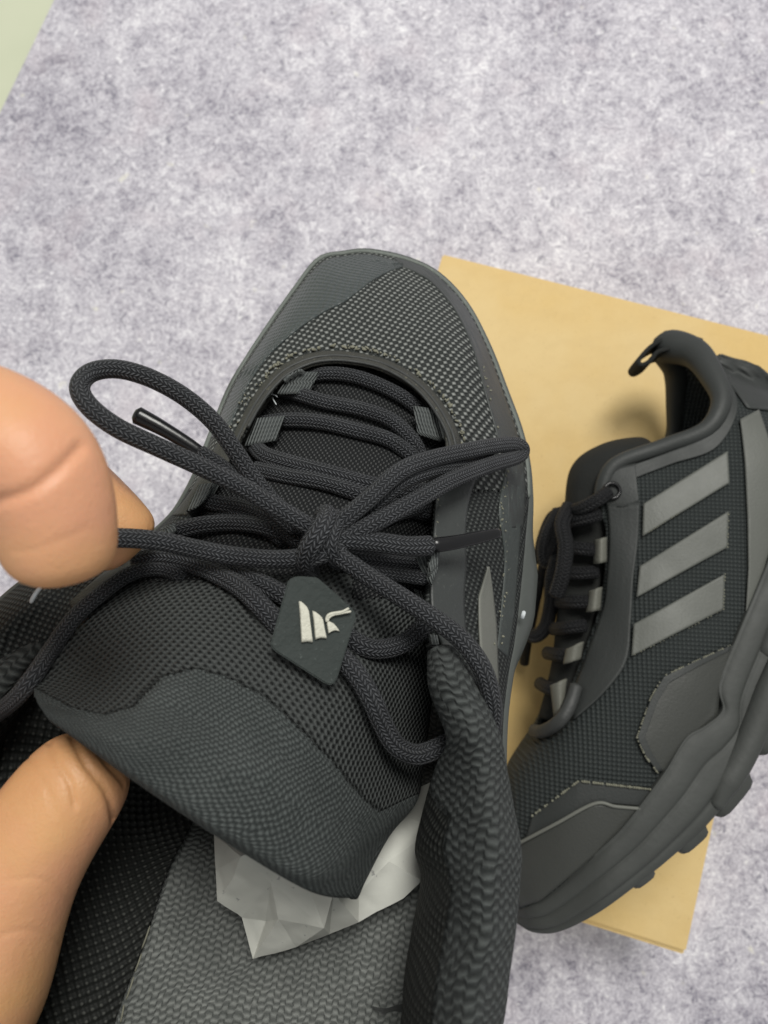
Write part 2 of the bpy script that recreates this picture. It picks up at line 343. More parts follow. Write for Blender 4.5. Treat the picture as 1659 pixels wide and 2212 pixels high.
# ================================================================== THE BOX
cor = plane_pts([(961.5, 546.8), (1766, 753), (1475.4, 2051.7), (590, 1780)], BOX_H)
cen = cor.mean(0); ax = (cor[1] - cor[0]) + (cor[2] - cor[3]); ax[2] = 0; ax /= np.linalg.norm(ax); ay = np.array([-ax[1], ax[0], 0])
hw = (np.linalg.norm(cor[1] - cor[0]) + np.linalg.norm(cor[2] - cor[3])) / 4; hl = (np.linalg.norm(cor[3] - cor[0]) + np.linalg.norm(cor[2] - cor[1])) / 4
box = thing('shoebox', 'plain kraft cardboard shoebox lying under the second black shoe', 'box', (cen[0], cen[1], 0))
BM = Matrix(((ax[0], ay[0], 0, cen[0]), (ax[1], ay[1], 0, cen[1]), (0, 0, 1, 0), (0, 0, 0, 1)))
th = 0.0022
box_mesh('box_body', (-hw + .004, -hl + .004, 0), (hw - .004, hl - .004, BOX_H - .004), M['kraft'], box, 0.001, BM)
lid = box_mesh('lid', (-hw, -hl, BOX_H - th), (hw, hl, BOX_H), M['kraft'], box, 0.0009, BM)
for sx in (-1, 1):
    x0, x1 = (hw - th, hw) if sx > 0 else (-hw, -hw + th)
    box_mesh('lid_side', (x0, -hl + .0025, BOX_H - .042), (x1, hl - .0025, BOX_H - th - .0003), M['kraft'], lid, 0.0006, BM)
box_mesh('lid_side', (-hw, hl - th, BOX_H - .042), (hw, hl, BOX_H - th - .0003), M['kraft'], lid, 0.0006, BM)
# the end flap facing the viewer stands a little away from the body and shows its edge
fl = BM @ Matrix.Translation((0, -hl + .0005, BOX_H - .0012)) @ Matrix.Rotation(R(-9), 4, 'X')
box_mesh('lid_side', (-hw, -th, -.042), (hw, 0, -.0012), M['kraft'], lid, 0.0006, fl)

# ================================================================== NEAR SHOE (held by its tongue)
near = thing('trail_shoe', 'black trail shoe held nearest the viewer, its tongue pulled open by a hand', 'shoe', tuple(C([760, 1150, 0.30])), 'pair of black trail shoes')
# stations around the upper: (outer edge on the midsole, inner edge at throat / collar)
ST = [
 ((560, 2420, .205), (560, 3000, .133)), ((250, 2440, .203), (200, 2850, .133)), ((-100, 2350, .200), (-110, 2500, .145)),
 ((-230, 2100, .200), (-220, 2150, .160)), ((-250, 1800, .202), (-240, 1800, .170)), ((-180, 1520, .204), (-150, 1560, .180)),
 ((-50, 1350, .208), (-10, 1440, .189)), ((70, 1242, .215), (110, 1372, .192)), ((180, 1212, .223), (200, 1292, .190)),
 ((285, 1180, .233), (290, 1222, .197)), ((365, 1118, .243), (362, 1158, .204)), ((405, 1060, .252), (420, 1098, .211)),
 ((440, 985, .261), (482, 1005, .221)), ((470, 905, .269), (528, 925, .229)), ((500, 832, .275), (572, 855, .237)),
 ((540, 765, .280), (640, 797, .242)), ((590, 692, .286), (690, 782, .2435)), ((640, 622, .292), (720, 777, .244)),
 ((690, 560, .298), (745, 776, .244)), ((745, 547, .300), (770, 778, .244)), ((800, 543, .300), (800, 785, .2435)),
 ((880, 560, .299), (840, 798, .242)), ((945, 592, .296), (880, 818, .240)), ((1005, 655, .291), (918, 850, .237)),
 ((1052, 742, .286), (950, 895, .233)), ((1090, 840, .280), (966, 945, .228)), ((1121, 925, .274), (962, 1000, .222)),
 ((1138, 1000, .269), (950, 1060, .217)), ((1143, 1075, .264), (942, 1120, .212)), ((1138, 1140, .261), (935, 1200, .206)),
 ((1128, 1250, .256), (926, 1300, .199)), ((1113, 1380, .249), (932, 1400, .193)), ((1100, 1450, .245), (975, 1490, .188)),
 ((1088, 1550, .240), (1020, 1590, .183)), ((1084, 1680, .234), (1060, 1700, .178)), ((1080, 1850, .224), (1080, 1850, .170)),
 ((1075, 2050, .214), (1070, 2050, .160)), ((1040, 2300, .206), (1030, 2300, .148)), ((860, 2410, .205), (860, 2800, .132)), ((560, 2420, .205), (560, 3000, .128))]
outer = np.array([a for a, b in ST], float); inner = np.array([b for a, b in ST], float)
NS, NTT = 640, 48
Oc, Ic = cr(outer, NS), cr(inner, NS)
yy = Oc[:, 1]
bul = np.interp(yy, [540, 700, 1000, 1200, 1500, 2500], [.011, .016, .016, .013, .009, .006])
tt = np.linspace(0, 1, NTT)[:, None]
VG = Oc[None] * (1 - tt[..., None]) + Ic[None] * tt[..., None]
prof = np.sin(np.pi * tt ** 0.72) * (1 - 0.25 * tt)
VG[..., 2] -= prof * bul[None]
VG[..., 2] += 0.0007 * np.sin(Oc[None, :, 0] / 37 + tt * 7) * np.sin(np.pi * tt)
Z = ZBuf(); Z.add(VG)
VW = C(VG)
# flat cloth layout of the fabric in the plane of the sole
o_s = np.array(near.location); l_s = C([790, 560, .30]) - C([640, 2100, .215]); l_s /= np.linalg.norm(l_s)
w_s = np.cross(l_s, np.array([0, 0, 1.0])); w_s /= np.linalg.norm(w_s)
def sole_uv(Wd): return np.stack([(Wd - o_s) @ w_s, (Wd - o_s) @ l_s], -1)
rowsel = (Oc[:, 1] < 1010)
vuv = sole_uv(VW)
isfront = np.repeat((VG[..., 1] < 1060)[..., None], 1, -1)[..., 0]
vamp = mesh_grid('vamp', VW, M['toe_mesh'], near, 0.0016, uv=vuv, mask=isfront.astype(float), toward=C([760, 1300, .27]))
quart = mesh_grid('quarter', VW, M['side_mesh'], near, 0.0016, uv=vuv, mask=1.0 - isfront.astype(float), toward=C([700, 1400, .23]))

# ---- tongue
TR_ = [
 [(590, 840, .2500), (670, 805, .2490), (750, 797, .2485), (840, 818, .2480), (930, 880, .2470)],
 [(535, 925, .2420), (645, 893, .2385), (740, 890, .2365), (835, 908, .2370), (945, 955, .2400)],
 [(478, 1012, .2330), (615, 985, .2260), (730, 988, .2235), (845, 1005, .2250), (950, 1050, .2310)],
 [(420, 1102, .2230), (570, 1080, .2140), (715, 1090, .2110), (840, 1110, .2130), (945, 1150, .2240)],
 [(285, 1222, .2070), (455, 1200, .2010), (675, 1215, .1990), (825, 1240, .2030), (940, 1275, .2180)],
 [(150, 1342, .1900), (370, 1305, .1850), (615, 1325, .1850), (800, 1375, .1940), (925, 1410, .2120)],
 [(80, 1468, .1720), (320, 1425, .1680), (560, 1455, .1690), (770, 1510, .1800), (915, 1540, .2060)],
 [(78, 1510, .1620), (295, 1535, .1540), (535, 1595, .1550), (745, 1670, .1680), (905, 1650, .2000)],
 [(92, 1535, .1560), (290, 1612, .1450), (520, 1710, .1450), (720, 1800, .1570), (890, 1735, .1920)],
 [(104, 1553, .1545), (285, 1665, .1420), (500, 1795, .1410), (690, 1888, .1500), (832, 1812, .1790)],
 [(110, 1560, .1570), (292, 1688, .1450), (488, 1816, .1440), (676, 1920, .1515), (786, 1898, .1700)],
 [(112, 1558, .1600), (296, 1690, .1490), (486, 1816, .1490), (674, 1926, .1560), (766, 1940, .1685)],
 [(116, 1545, .1640), (300, 1670, .1560), (490, 1790, .1560), (672, 1896, .1620), (758, 1918, .1735)],
 [(130, 1500, .1740), (310, 1600, .1680), (500, 1700, .1690), (680, 1790, .1750), (790, 1820, .1850)],
]
TR_ = [r_ + [(r_[-1][0] + (14 if q_ < 7 else -4), r_[-1][1] + 2, r_[-1][2] + .007)] for q_, r_ in enumerate(TR_)]
TG = grid(TR_, 150, 300)
pad_line = np.array([(-50, 1500), (74, 1480), (150, 1522), (220, 1540), (285, 1522), (347, 1458), (421, 1438), (496, 1460), (570, 1498), (645, 1564), (719, 1640), (790, 1725), (840, 1760), (930, 1700)], float)
yb = np.interp(TG[..., 0], pad_line[:, 0], pad_line[:, 1])
k_end = np.linspace(0, 1, 300)[:, None] * np.ones((1, 150))
padf = nsm(TG[..., 1] - yb, -4, 26); padf[k_end > 0.70] = 1
TG[..., 2] -= 0.0022 * padf * (1 - nsm(k_end, 0.62, 0.78))
TG[..., 2] += 0.0012 * np.sin(TG[..., 0] / 60.0 + TG[..., 1] / 85.0) * nsm(k_end, .45, .6) * (1 - nsm(k_end, .72, .8))
Z.add(TG[:230])
TW = C(TG)
tongue = mesh_grid('tongue', TW, M['tongue_mesh'], near, 0.0025, mask=((padf < 0.15) & (TG[..., 1] < 1275 - 0.05 * TG[..., 0] + 60 * (TG[..., 0] > 760))).astype(float))
m2 = ((padf < 0.15) & ~(TG[..., 1] < 1275 - 0.05 * TG[..., 0] + 60 * (TG[..., 0] > 760)))
# whole-grid masks overlap by a face so no gap opens
def grow(m):
    g_ = m.copy(); g_[1:] |= m[:-1]; g_[:-1] |= m[1:]; g_[:, 1:] |= m[:, :-1]; g_[:, :-1] |= m[:, 1:]; return g_
mesh_grid('mesh_panel', TW, M['coarse_mesh'], tongue, 0.002, mask=grow(m2).astype(float))
mesh_grid('padding', TW, M['knit'], tongue, 0.0, mask=grow(padf >= 0.15).astype(float))
Z.fill()

# ---- collar roll, right side -> heel -> left side
CO = [
 [(978, 1400, .196), (984, 1398, .189), (962, 1392, .183), (938, 1398, .183), (922, 1412, .188), (936, 1428, .196)],
 [(1030, 1492, .192), (1034, 1482, .183), (1000, 1472, .175), (958, 1478, .174), (926, 1488, .181), (946, 1505, .193)],
 [(1080, 1592, .188), (1078, 1586, .177), (1040, 1577, .167), (1000, 1582, .167), (963, 1592, .176), (985, 1604, .190)],
 [(1094, 1652, .186), (1088, 1650, .175), (1050, 1646, .164), (1002, 1648, .167), (943, 1652, .183), (962, 1655, .197)],
 [(1110, 1740, .184), (1104, 1740, .172), (1062, 1736, .158), (1000, 1742, .164), (916, 1747, .185), (942, 1748, .202)],
 [(1125, 1830, .180), (1123, 1830, .168), (1072, 1826, .152), (990, 1832, .159), (898, 1832, .182), (930, 1842, .204)],
 [(1122, 1905, .178), (1120, 1902, .165), (1066, 1900, .149), (988, 1904, .156), (910, 1902, .180), (934, 1908, .202)],
 [(1112, 2002, .174), (1112, 2000, .160), (1055, 2000, .145), (980, 2002, .152), (893, 2002, .176), (915, 2012, .197)],
 [(1100, 2100, .170), (1098, 2100, .156), (1040, 2100, .141), (960, 2102, .148), (876, 2102, .171), (900, 2112, .193)],
 [(1085, 2212, .166), (1083, 2212, .152), (1020, 2212, .137), (940, 2214, .144), (866, 2214, .167), (890, 2220, .189)],
 [(1040, 2450, .160), (1040, 2450, .146), (985, 2450, .131), (905, 2430, .138), (840, 2400, .160), (862, 2380, .184)],
 [(840, 2850, .155), (840, 2860, .140), (800, 2820, .125), (760, 2740, .130), (720, 2640, .150), (740, 2480, .182)],
 [(560, 3000, .153), (560, 3010, .138), (560, 2970, .122), (560, 2880, .127), (560, 2740, .147), (560, 2520, .182)],
 [(240, 2850, .155), (240, 2860, .140), (280, 2820, .125), (320, 2740, .130), (350, 2640, .150), (330, 2480, .182)],
 [(-150, 2450, .172), (-150, 2450, .158), (-100, 2450, .145), (-20, 2430, .150), (40, 2400, .168), (80, 2380, .188)],
 [(-260, 2150, .182), (-260, 2150, .170), (-200, 2150, .158), (-120, 2150, .162), (-60, 2150, .178), (-40, 2150, .194)],
 [(-280, 1850, .190), (-280, 1850, .178), (-220, 1850, .167), (-150, 1850, .170), (-80, 1850, .184), (-60, 1850, .200)],
 [(-200, 1600, .196), (-200, 1600, .187), (-150, 1610, .178), (-90, 1620, .178), (-30, 1640, .188), (-10, 1650, .204)],
 [(-70, 1440, .202), (-70, 1440, .195), (-20, 1455, .187), (30, 1470, .186), (70, 1490, .193), (80, 1500, .207)],
 [(50, 1355, .208), (52, 1355, .202), (80, 1370, .195), (105, 1385, .194), (122, 1400, .200), (128, 1410, .212)],
]
CG = grid(CO, 60, 520)
CG[..., 2] += 0.0010 * np.sin(CG[..., 1] / 26.0 + CG[..., 0] / 40.0) * np.sin(np.linspace(0, np.pi, 60))[None]
CGW = C(CG)
jj = np.linspace(0, 1, 60)[None] * np.ones((520, 1))
sp_ = np.linspace(0, 1, 520)[:, None] * np.ones((1, 60))
lin_m = (jj > np.interp(sp_, [0, .1, .16, .3, 1], [1.1, 1.1, .62, .60, .6]))
collar = mesh_grid('collar', CGW, M['collar_knit'], near, 0.0, mask=grow(~lin_m).astype(float))
mesh_grid('collar_lining', CGW, M['lining_dots'], near, 0.0, mask=grow(lin_m).astype(float))
Z.add(CG[:260])

# ---- inside of the shoe
LW = [[(20, 1440, .200), (200, 1560, .212), (330, 1640, .222), (460, 1680, .236)],
      [(-40, 1640, .200), (160, 1720, .203), (300, 1780, .208), (410, 1790, .213)],
      [(-70, 1850, .196), (130, 1880, .198), (270, 1900, .201), (362, 1880, .2030)],
      [(-50, 2050, .190), (120, 2060, .191), (240, 2060, .194), (310, 2040, .1965)],
      [(-20, 2250, .184), (100, 2250, .185), (190, 2250, .187), (240, 2240, .1890)],
      [(60, 2450, .180), (120, 2450, .181), (190, 2450, .183), (230, 2430, .1850)]]
mesh_grid('inner_lining', C(grid(LW, 60, 90)), M['lining_dots'], near, 0.001)
IN = [[(640, 700, .288), (720, 680, .290), (820, 680, .290), (930, 720, .286)], [(500, 950, .274), (640, 950, .280), (850, 950, .280), (1040, 960, .273)], [(440, 1250, .262), (600, 1250, .268), (800, 1250, .268), (1020, 1250, .262)],
      [(430, 1560, .250), (560, 1540, .256), (720, 1540, .256), (960, 1560, .250)],
      [(425, 1720, .228), (560, 1720, .236), (720, 1720, .236), (970, 1720, .228)],
      [(370, 1865, .2080), (520, 1870, .2145), (720, 1870, .2145), (970, 1860, .206)],
      [(312, 2040, .1985), (480, 2050, .2055), (700, 2050, .2055), (950, 2050, .198)],
      [(240, 2240, .1905), (430, 2240, .1975), (680, 2240, .1975), (930, 2240, .190)],
      [(230, 2460, .187), (430, 2560, .1930), (680, 2560, .1930), (900, 2460, .186)]]
mesh_grid('insole', C(grid(IN, 80, 220)), M['insole'], near, 0.002)
mesh_grid('insole_print', C(grid([[(800, 2172, .1955), (830, 2178, .1953), (862, 2170, .1945), (900, 2160, .193)], [(812, 2184, .1952), (836, 2192, .1949), (866, 2192, .194), (900, 2190, .1925)], [(845, 2204, .1945), (856, 2210, .1942), (876, 2216, .1935), (900, 2216, .192)], [(862, 2250, .1930), (870, 2250, .1928), (884, 2250, .192), (900, 2250, .190)]], 20, 20)), M['outsole'], near, 0)
# loose pale seam thread where insole meets lining
for (a_, b_) in (((318, 2000), (300, 2050)), ((300, 2060), (285, 2100)), ((283, 2110), (266, 2160)), ((262, 2170), (254, 2210))):
    pa = C([a_[0] + 6, a_[1], .196 - (a_[1] - 2000) * .00003]); pb = C([b_[0] + 6, b_[1], .196 - (b_[1] - 2000) * .00003])
    tube('seam_thread', [pa, (pa + pb) / 2 + np.array([.0002, .0, .0006]), pb], M['pale_thread'], near, .00024, .0002, n=8, seg=6)

# ---- midsole and outsole: closed loft around the sole outline
ring = cr(outer[:-1], 240, closed=True)
cen_px = np.array([690, 1500])
def shrink(rg, k, dd):
    r2 = rg.copy(); c0 = C(np.array([np.clip(760 - (rg[:, 1] - 1100) * .12, 500, 800), rg[:, 1].clip(700, 2300), rg[:, 2]]).T)
    w = C(rg); d = c0 - w; d /= np.linalg.norm(d, axis=1, keepdims=True); dn = -np.cross(w_s, l_s); dn = dn if dn[2] < 0 else -dn
    return w + d * k[:, None] + dn[None] * dd
flare = np.interp(ring[:, 1], [500, 1050, 1150, 1230, 1330, 1450, 1600], [0, 0, .0022, .0052, .0055, .001, 0]) * (ring[:, 0] > 1000)
onew = np.zeros(240)
L0 = shrink(ring, onew + .0035, -0.001); L1 = shrink(ring, onew - .0012, 0.000); L1b = shrink(ring, onew - .0014 - flare * .75, 0.0045)
L2 = shrink(ring, onew - .001 - flare, 0.010); L3 = shrink(ring, onew + .001 - flare * .6, 0.019); L4 = shrink(ring, onew + .004, 0.024)
MG = np.stack([L0, L1, L1b, L2, L3, L4])
MGs = cr(MG, 30)
mid = mesh_grid('midsole', MGs, M['rubber'], near, 0.0, closed_u=True, toward=C([700, 1400, .25]))
L4c = shrink(ring, onew + .0036, 0.0238); L5 = shrink(ring, onew + .003, 0.028); L6 = shrink(ring, onew + .012, 0.0285); L7 = shrink(ring, onew + .034, 0.0285); L8 = shrink(ring, onew + .05, 0.0285)
mesh_grid('outsole', cr(np.stack([L4c, L5, L6, L7, L8]), 16), M['outsole'], near, 0.0, closed_u=True, toward=C([700, 1400, .2]))
tube('scuff_highlight', C(np.array([(1127, 1336, .2470), (1130, 1328, .2462), (1132, 1320, .2470)], float)), M['fray'], near, .0007, .0004, n=10, seg=8)  # pale bead stands in for the white highlight on the scuffed midsole flare

# ---- overlays on the vamp
def P2(l): return [(x, y) for x, y in l]
# toe film: from the outline up to a slanting edge
strip('toe_cap', P2([(455, 945), (480, 890), (507, 832), (545, 768), (593, 698), (642, 628), (694, 568), (745, 553), (800, 550), (868, 566)]),
      P2([(490, 930), (512, 880), (540, 820), (580, 765), (640, 712), (700, 672), (745, 650), (790, 615), (830, 590), (872, 573)]), Z, M['film_toe'], near, .0008, .0007, 160, 26)
# rand around the toe on the right and its lighter lip
strip('rand', P2([(850, 556), (900, 569), (945, 596), (1003, 659), (1048, 744), (1085, 842), (1115, 928), (1131, 1000), (1136, 1075), (1130, 1140)]),
      P2([(868, 574), (900, 588), (936, 612), (985, 672), (1022, 752), (1048, 842), (1072, 928), (1090, 1000), (1098, 1075), (1100, 1140)]), Z, M['film'], near, .0008, .0007, 140, 14)
lip = cr(np.array([(430, 1008, 0), (455, 940, 0), (485, 870, 0), (525, 790, 0), (575, 712, 0), (632, 632, 0), (688, 562, 0), (745, 548, 0), (800, 545, 0), (880, 562, 0), (945, 594, 0), (1005, 657, 0), (1051, 744, 0), (1089, 842, 0), (1120, 926, 0), (1137, 1000, 0), (1141, 1075, 0)], float), 240)
lipd = cr(outer, 4000); 
def od(p): return lipd[np.argmin((lipd[:, 0] - p[0]) ** 2 + (lipd[:, 1] - p[1]) ** 2), 2]
lip[:, 2] = [od(p) - .0012 for p in lip]
tube('rand_lip', C(lip), M['lip'], near, .0010, .0010, n=240, seg=8)
# throat trim (piped band round the lace opening) with two seams
t_out = P2([(492, 968), (520, 905), (556, 843), (600, 795), (650, 769), (700, 758), (760, 760), (830, 775), (900, 812), (950, 862), (988, 930), (1000, 985)])
t_in = P2([(520, 980), (546, 922), (580, 866), (620, 822), (664, 797), (706, 787), (756, 788), (818, 801), (876, 832), (920, 876), (955, 935), (968, 990)])
strip('throat_trim', t_out, t_in, Z, M['trim'], near, .0012, .0016, 160, 14, bow=.0008)
tm = lambda f: np.array([np.array(a) * (1 - f) + np.array(b) * f for a, b in zip(t_out, t_in)])
for f_ in (.38, .72):
    pts = cr(tm(f_), 60); pts = np.c_[pts, Z(pts[:, 0], pts[:, 1]) - .0019]
    tube('seam', C(pts), M['outsole'], near, .0005, .0004, n=140, seg=6)
# right eyestay film, lower side film, grey stripe
strip('eyestay', P2([(958, 985), (946, 1050), (940, 1120), (936, 1200), (932, 1270), (938, 1330), (956, 1392)]),
      P2([(1052, 985), (1030, 1030), (1012, 1090), (1006, 1160), (1008, 1220), (1004, 1300), (1010, 1400)]), Z, M['film'], near, .0012, .0009, 90, 14)
strip('side_film', P2([(1100, 985), (1088, 1040), (1080, 1110), (1092, 1200), (1086, 1300), (1076, 1400)]),
      P2([(1130, 985), (1136, 1060), (1128, 1130), (1120, 1220), (1112, 1320), (1098, 1420)]), Z, M['rand'], near, .0008, .0007, 70, 10)
strip('stripe', P2([(1056, 1224), (1036, 1290), (1037, 1350), (1042, 1440), (1050, 1500)]), P2([(1058, 1224), (1066, 1280), (1074, 1350), (1077, 1440), (1079, 1500)]), Z, M['silver'], near, .0014, .0007, 60, 10, smooth=False)
# left eyestay
strip('eyestay', P2([(372, 1112), (408, 1066), (440, 1010), (470, 955)]), P2([(400, 1110), (440, 1075), (482, 1015), (515, 962)]), Z, M['trim'], near, .0012, .0012, 50, 10)
strip('eyestay', P2([(150, 1300), (220, 1240), (300, 1190), (352, 1140)]), P2([(160, 1330), (235, 1270), (310, 1212), (372, 1152)]), Z, M['trim'], near, .0012, .0012, 50, 10)
# stitched rows of pale thread beads along trims (too many and small to pick apart)
def beads(name, line, n, mat, size, jit, parent, skip=0.25):
    L = cr(np.array(line, float), n); bm = bmesh.new()
    for p_ in L:
        if random.random() < skip: continue
        x, y = p_[0] + random.gauss(0, jit), p_[1] + random.gauss(0, jit)
        w = Vector(C([x, y, float(Z(x, y)) - .0009])); s_ = size * random.uniform(.6, 1.25)
        mt = Matrix.Translation(w) @ Euler((random.random() * 6, random.random() * 6, random.random() * 6)).to_matrix().to_4x4() @ Matrix.Diagonal((s_ * 1.7, s_, s_ * .7, 1))
        bmesh.ops.create_icosphere(bm, subdivisions=1, radius=1, matrix=mt)
    me = bpy.data.meshes.new(name); bm.to_mesh(me); bm.free(); me.polygons.foreach_set('use_smooth', [True] * len(me.polygons))
    o = link(name, me, mat, parent); o['kind'] = 'stuff'; return o
beads('stitching', [(560, 830), (600, 785), (650, 760), (710, 750), (770, 752), (840, 768), (905, 805), (958, 858), (996, 930), (1008, 985)], 120, M['pale_thread'], .00055, 2.0, near)
beads('stitching', [(955, 925), (962, 985), (948, 1080), (940, 1180), (932, 1260)], 50, M['pale_thread'], .00042, 1.5, near, .5)
beads('stitching', [(1102, 980), (1092, 1040), (1086, 1110), (1096, 1200), (1088, 1300), (1078, 1390)], 70, M['pale_thread'], .00040, 4, near, .55)
beads('stitching', [(1040, 780), (1048, 810), (1066, 880), (1086, 960)], 24, M['pale_thread'], .00045, 2, near, .5)
beads('stitching', [(480, 940), (540, 850), (590, 800), (620, 785)], 40, M['pale_thread'], .0004, 8, near, .3)

# ---- webbing lace loops
def web(name, quad, lift, bow, parent=near, mat=None, zb=Z, th=.0009):
    q_ = np.array(quad, float); u = np.linspace(0, 1, 12)[None, :, None]; v = np.linspace(0, 1, 10)[:, None, None]
    g_ = (q_[0] * (1 - u) + q_[1] * u) * (1 - v) + (q_[3] * (1 - u) + q_[2] * u) * v
    d = zb(q_[:, 0].mean(), q_[:, 1].mean()); d = zb(g_[..., 0], g_[..., 1]) * .35 + d * .65 - lift - bow * np.sin(np.pi * np.linspace(.12, 1, 12))[None]
    return mesh_grid(name, C(np.concatenate([g_, d[..., None]], -1)), mat or M['web'], parent, th)
web('lace_loop', [(597, 850), (632, 803), (690, 803), (668, 850)][1:] + [(597, 850)], .0078, .0018)
web('lace_loop', [(553, 903), (616, 898), (598, 951), (528, 963)], .0078, .0018)
web('lace_loop', [(892, 876), (944, 884), (964, 956), (902, 938)], .0078, .0018)
web('lace_loop', [(428, 1047), (478, 1040), (456, 1080), (402, 1104)], .0052, .0016)
web('lace_loop', [(345, 1140), (378, 1128), (385, 1160), (352, 1170)], .0030, .0012)
web('lace_loop', [(896, 1206), (950, 1190), (946, 1232), (930, 1266)], .0062, .0014)
web('lace_loop', [(893, 1272), (922, 1280), (924, 1300), (900, 1292)], .0035, .0008)
web('lace_loop', [(925, 1370), (945, 1372), (950, 1396), (930, 1400)], .0030, .0008)

# ---- the shoelace
def LP(pts):
    """picture x, y, height above the shoe in mm"""
    a = np.array(pts, float); z = Z(a[:, 0], a[:, 1]); z = np.where(z > 5, .2, z)
    if len(z) > 3: z = np.convolve(np.r_[z[0], z, z[-1]], [.25, .5, .25], 'valid')
    a[:, 2] = z - a[:, 2] / 1000.0; return C(a)
def LD(pts): return C(np.array(pts, float))
lace = tube('shoelace', LP([(640, 822, 1), (700, 808, 3.5), (760, 812, 4), (820, 832, 4), (880, 864, 4), (925, 905, 2)]), M['lace'], near, .0023, .0019)
def strand(pts, name='strand', a=.0030, b=.0022, f=LP, **kw): return tube(name, f(pts), M['lace'], lace, a * .80, b * .88, **kw)
strand([(600, 845, 0), (640, 850, 4), (700, 868, 4.5), (780, 884, 4.5), (845, 908, 4.5), (890, 950, 4), (912, 992, 2)])
strand([(560, 915, 0), (620, 908, 4), (690, 912, 4), (770, 930, 4), (840, 950, 3.5), (890, 985, 2.5), (915, 1010, 0)])
strand([(548, 962, 1), (575, 985, 5), (640, 1005, 4.5), (720, 1026, 4.5), (800, 1048, 4.5), (880, 1062, 4), (940, 1062, 2)], a=.0033)
strand([(545, 1012, 1), (620, 1028, 3), (700, 1042, 3), (780, 1068, 3), (850, 1092, 3), (930, 1110, 2)])
strand([(430, 1078, 0), (470, 1088, 5), (530, 1098, 5), (580, 1120, 5), (635, 1160, 5.5), (690, 1190, 5)])
strand([(372, 1150, 1), (430, 1135, 5), (500, 1130, 4), (570, 1138, 4), (640, 1165, 4)])
strand([(430, 1100, 1), (500, 1112, 3), (560, 1130, 2.5), (620, 1170, 3)])
strand([(700, 1190, 4), (760, 1205, 5), (840, 1216, 4.5), (910, 1222, 3), (950, 1215, 0)])
strand([(740, 1210, 4), (800, 1232, 4), (870, 1242, 3), (925, 1250, 1)], a=.0026)
strand([(720, 1140, 5), (790, 1128, 5), (850, 1112, 4.5), (930, 1090, 2)], a=.0027)
# rows below the knot on the left, running under the tag
strand([(285, 1213, 3), (350, 1205, 5), (430, 1222, 5), (510, 1262, 4.5), (560, 1305, 4.5), (610, 1360, 3)], a=.0032)
strand([(430, 1215, 3), (500, 1232, 4), (560, 1258, 4), (610, 1285, 4), (650, 1310, 3)], a=.0031)
strand([(-30, 1560, -8), (30, 1512, -3), (72, 1462, 1), (112, 1402, 2.5), (160, 1335, 3), (215, 1285, 3.5), (280, 1240, 3.5), (340, 1228, 3), (400, 1245, 2)], a=.0026)
# lower right: tag to eyelets
strand([(725, 1360, 1), (790, 1398, 3), (840, 1400, 5), (885, 1382, 6), (918, 1350, 7), (938, 1320, 6)], a=.0032)
strand([(715, 1400, .1800), (765, 1450, .1770), (800, 1505, .1755), (825, 1560, .1770), (855, 1610, .1790), (900, 1630, .1820), (950, 1614, .1850), (1000, 1590, .1880)], a=.0031, f=LD)
# knot
kd = .1895
strand([(672, 1240, .1935), (660, 1222, .1880), (664, 1195, .1850), (680, 1165, .1838), (698, 1138, .1850), (706, 1118, .1885), (700, 1108, .1935)], 'knot', .0034, .0028, LD)
strand([(738, 1215, .1935), (722, 1205, .1880), (712, 1180, .1855), (716, 1150, .1865), (726, 1128, .1900), (722, 1112, .1945)], 'knot', .0030, .0024, LD)
strand([(640, 1215, .1900), (668, 1208, .1870), (700, 1196, .1862), (725, 1185, .1880), (750, 1180, .1920)], 'knot', .0030, .0024, LD)
# upper left bow loop, standing off the shoe
strand([(700, 1160, .1895), (655, 1130, .1865), (590, 1092, .1850), (520, 1050, .1840), (430, 1006, .1800), (340, 965, .1760), (255, 925, .1730), (195, 880, .1725), (172, 838, .1745), (195, 806, .1790),
        (250, 797, .1830), (320, 815, .1860), (395, 855, .1890), (460, 910, .1915), (508, 975, .1935), (545, 1030, .1950), (590, 1085, .1960), (660, 1145, .1955)], 'bow_loop', .0029, .0025, LD, n=240)
# lower left loop end, pinched by the fingers
strand([(700, 1188, .1895), (655, 1203, .1870), (590, 1208, .1865), (500, 1200, .1860), (420, 1185, .1840), (340, 1168, .1800), (260, 1162, .1755), (190, 1165, .1720), (110, 1180, .1700)], 'bow_loop', .0029, .0024, LD)
# right bow loop lying over the eyestay
strand([(690, 1165, .1900), (740, 1125, .1895), (800, 1075, .1915), (865, 1018, .1960), (930, 992, .2030), (1010, 974, .2140), (1075, 962, .2250), (1112, 960, .2330), (1128, 970, .2370), (1118, 986, .2340), (1060, 1004, .2200), (980, 1035, .2060), (900, 1080, .1965), (830, 1118, .1920), (770, 1150, .1900), (710, 1180, .1900)], 'bow_loop', .0030, .0023, LD, n=200)
strand([(735, 1150, .1935), (800, 1098, .1945), (870, 1042, .1985), (940, 1015, .2060), (1010, 1005, .2170), (1060, 985, .2280)], 'bow_loop', .0027, .0021, LD)
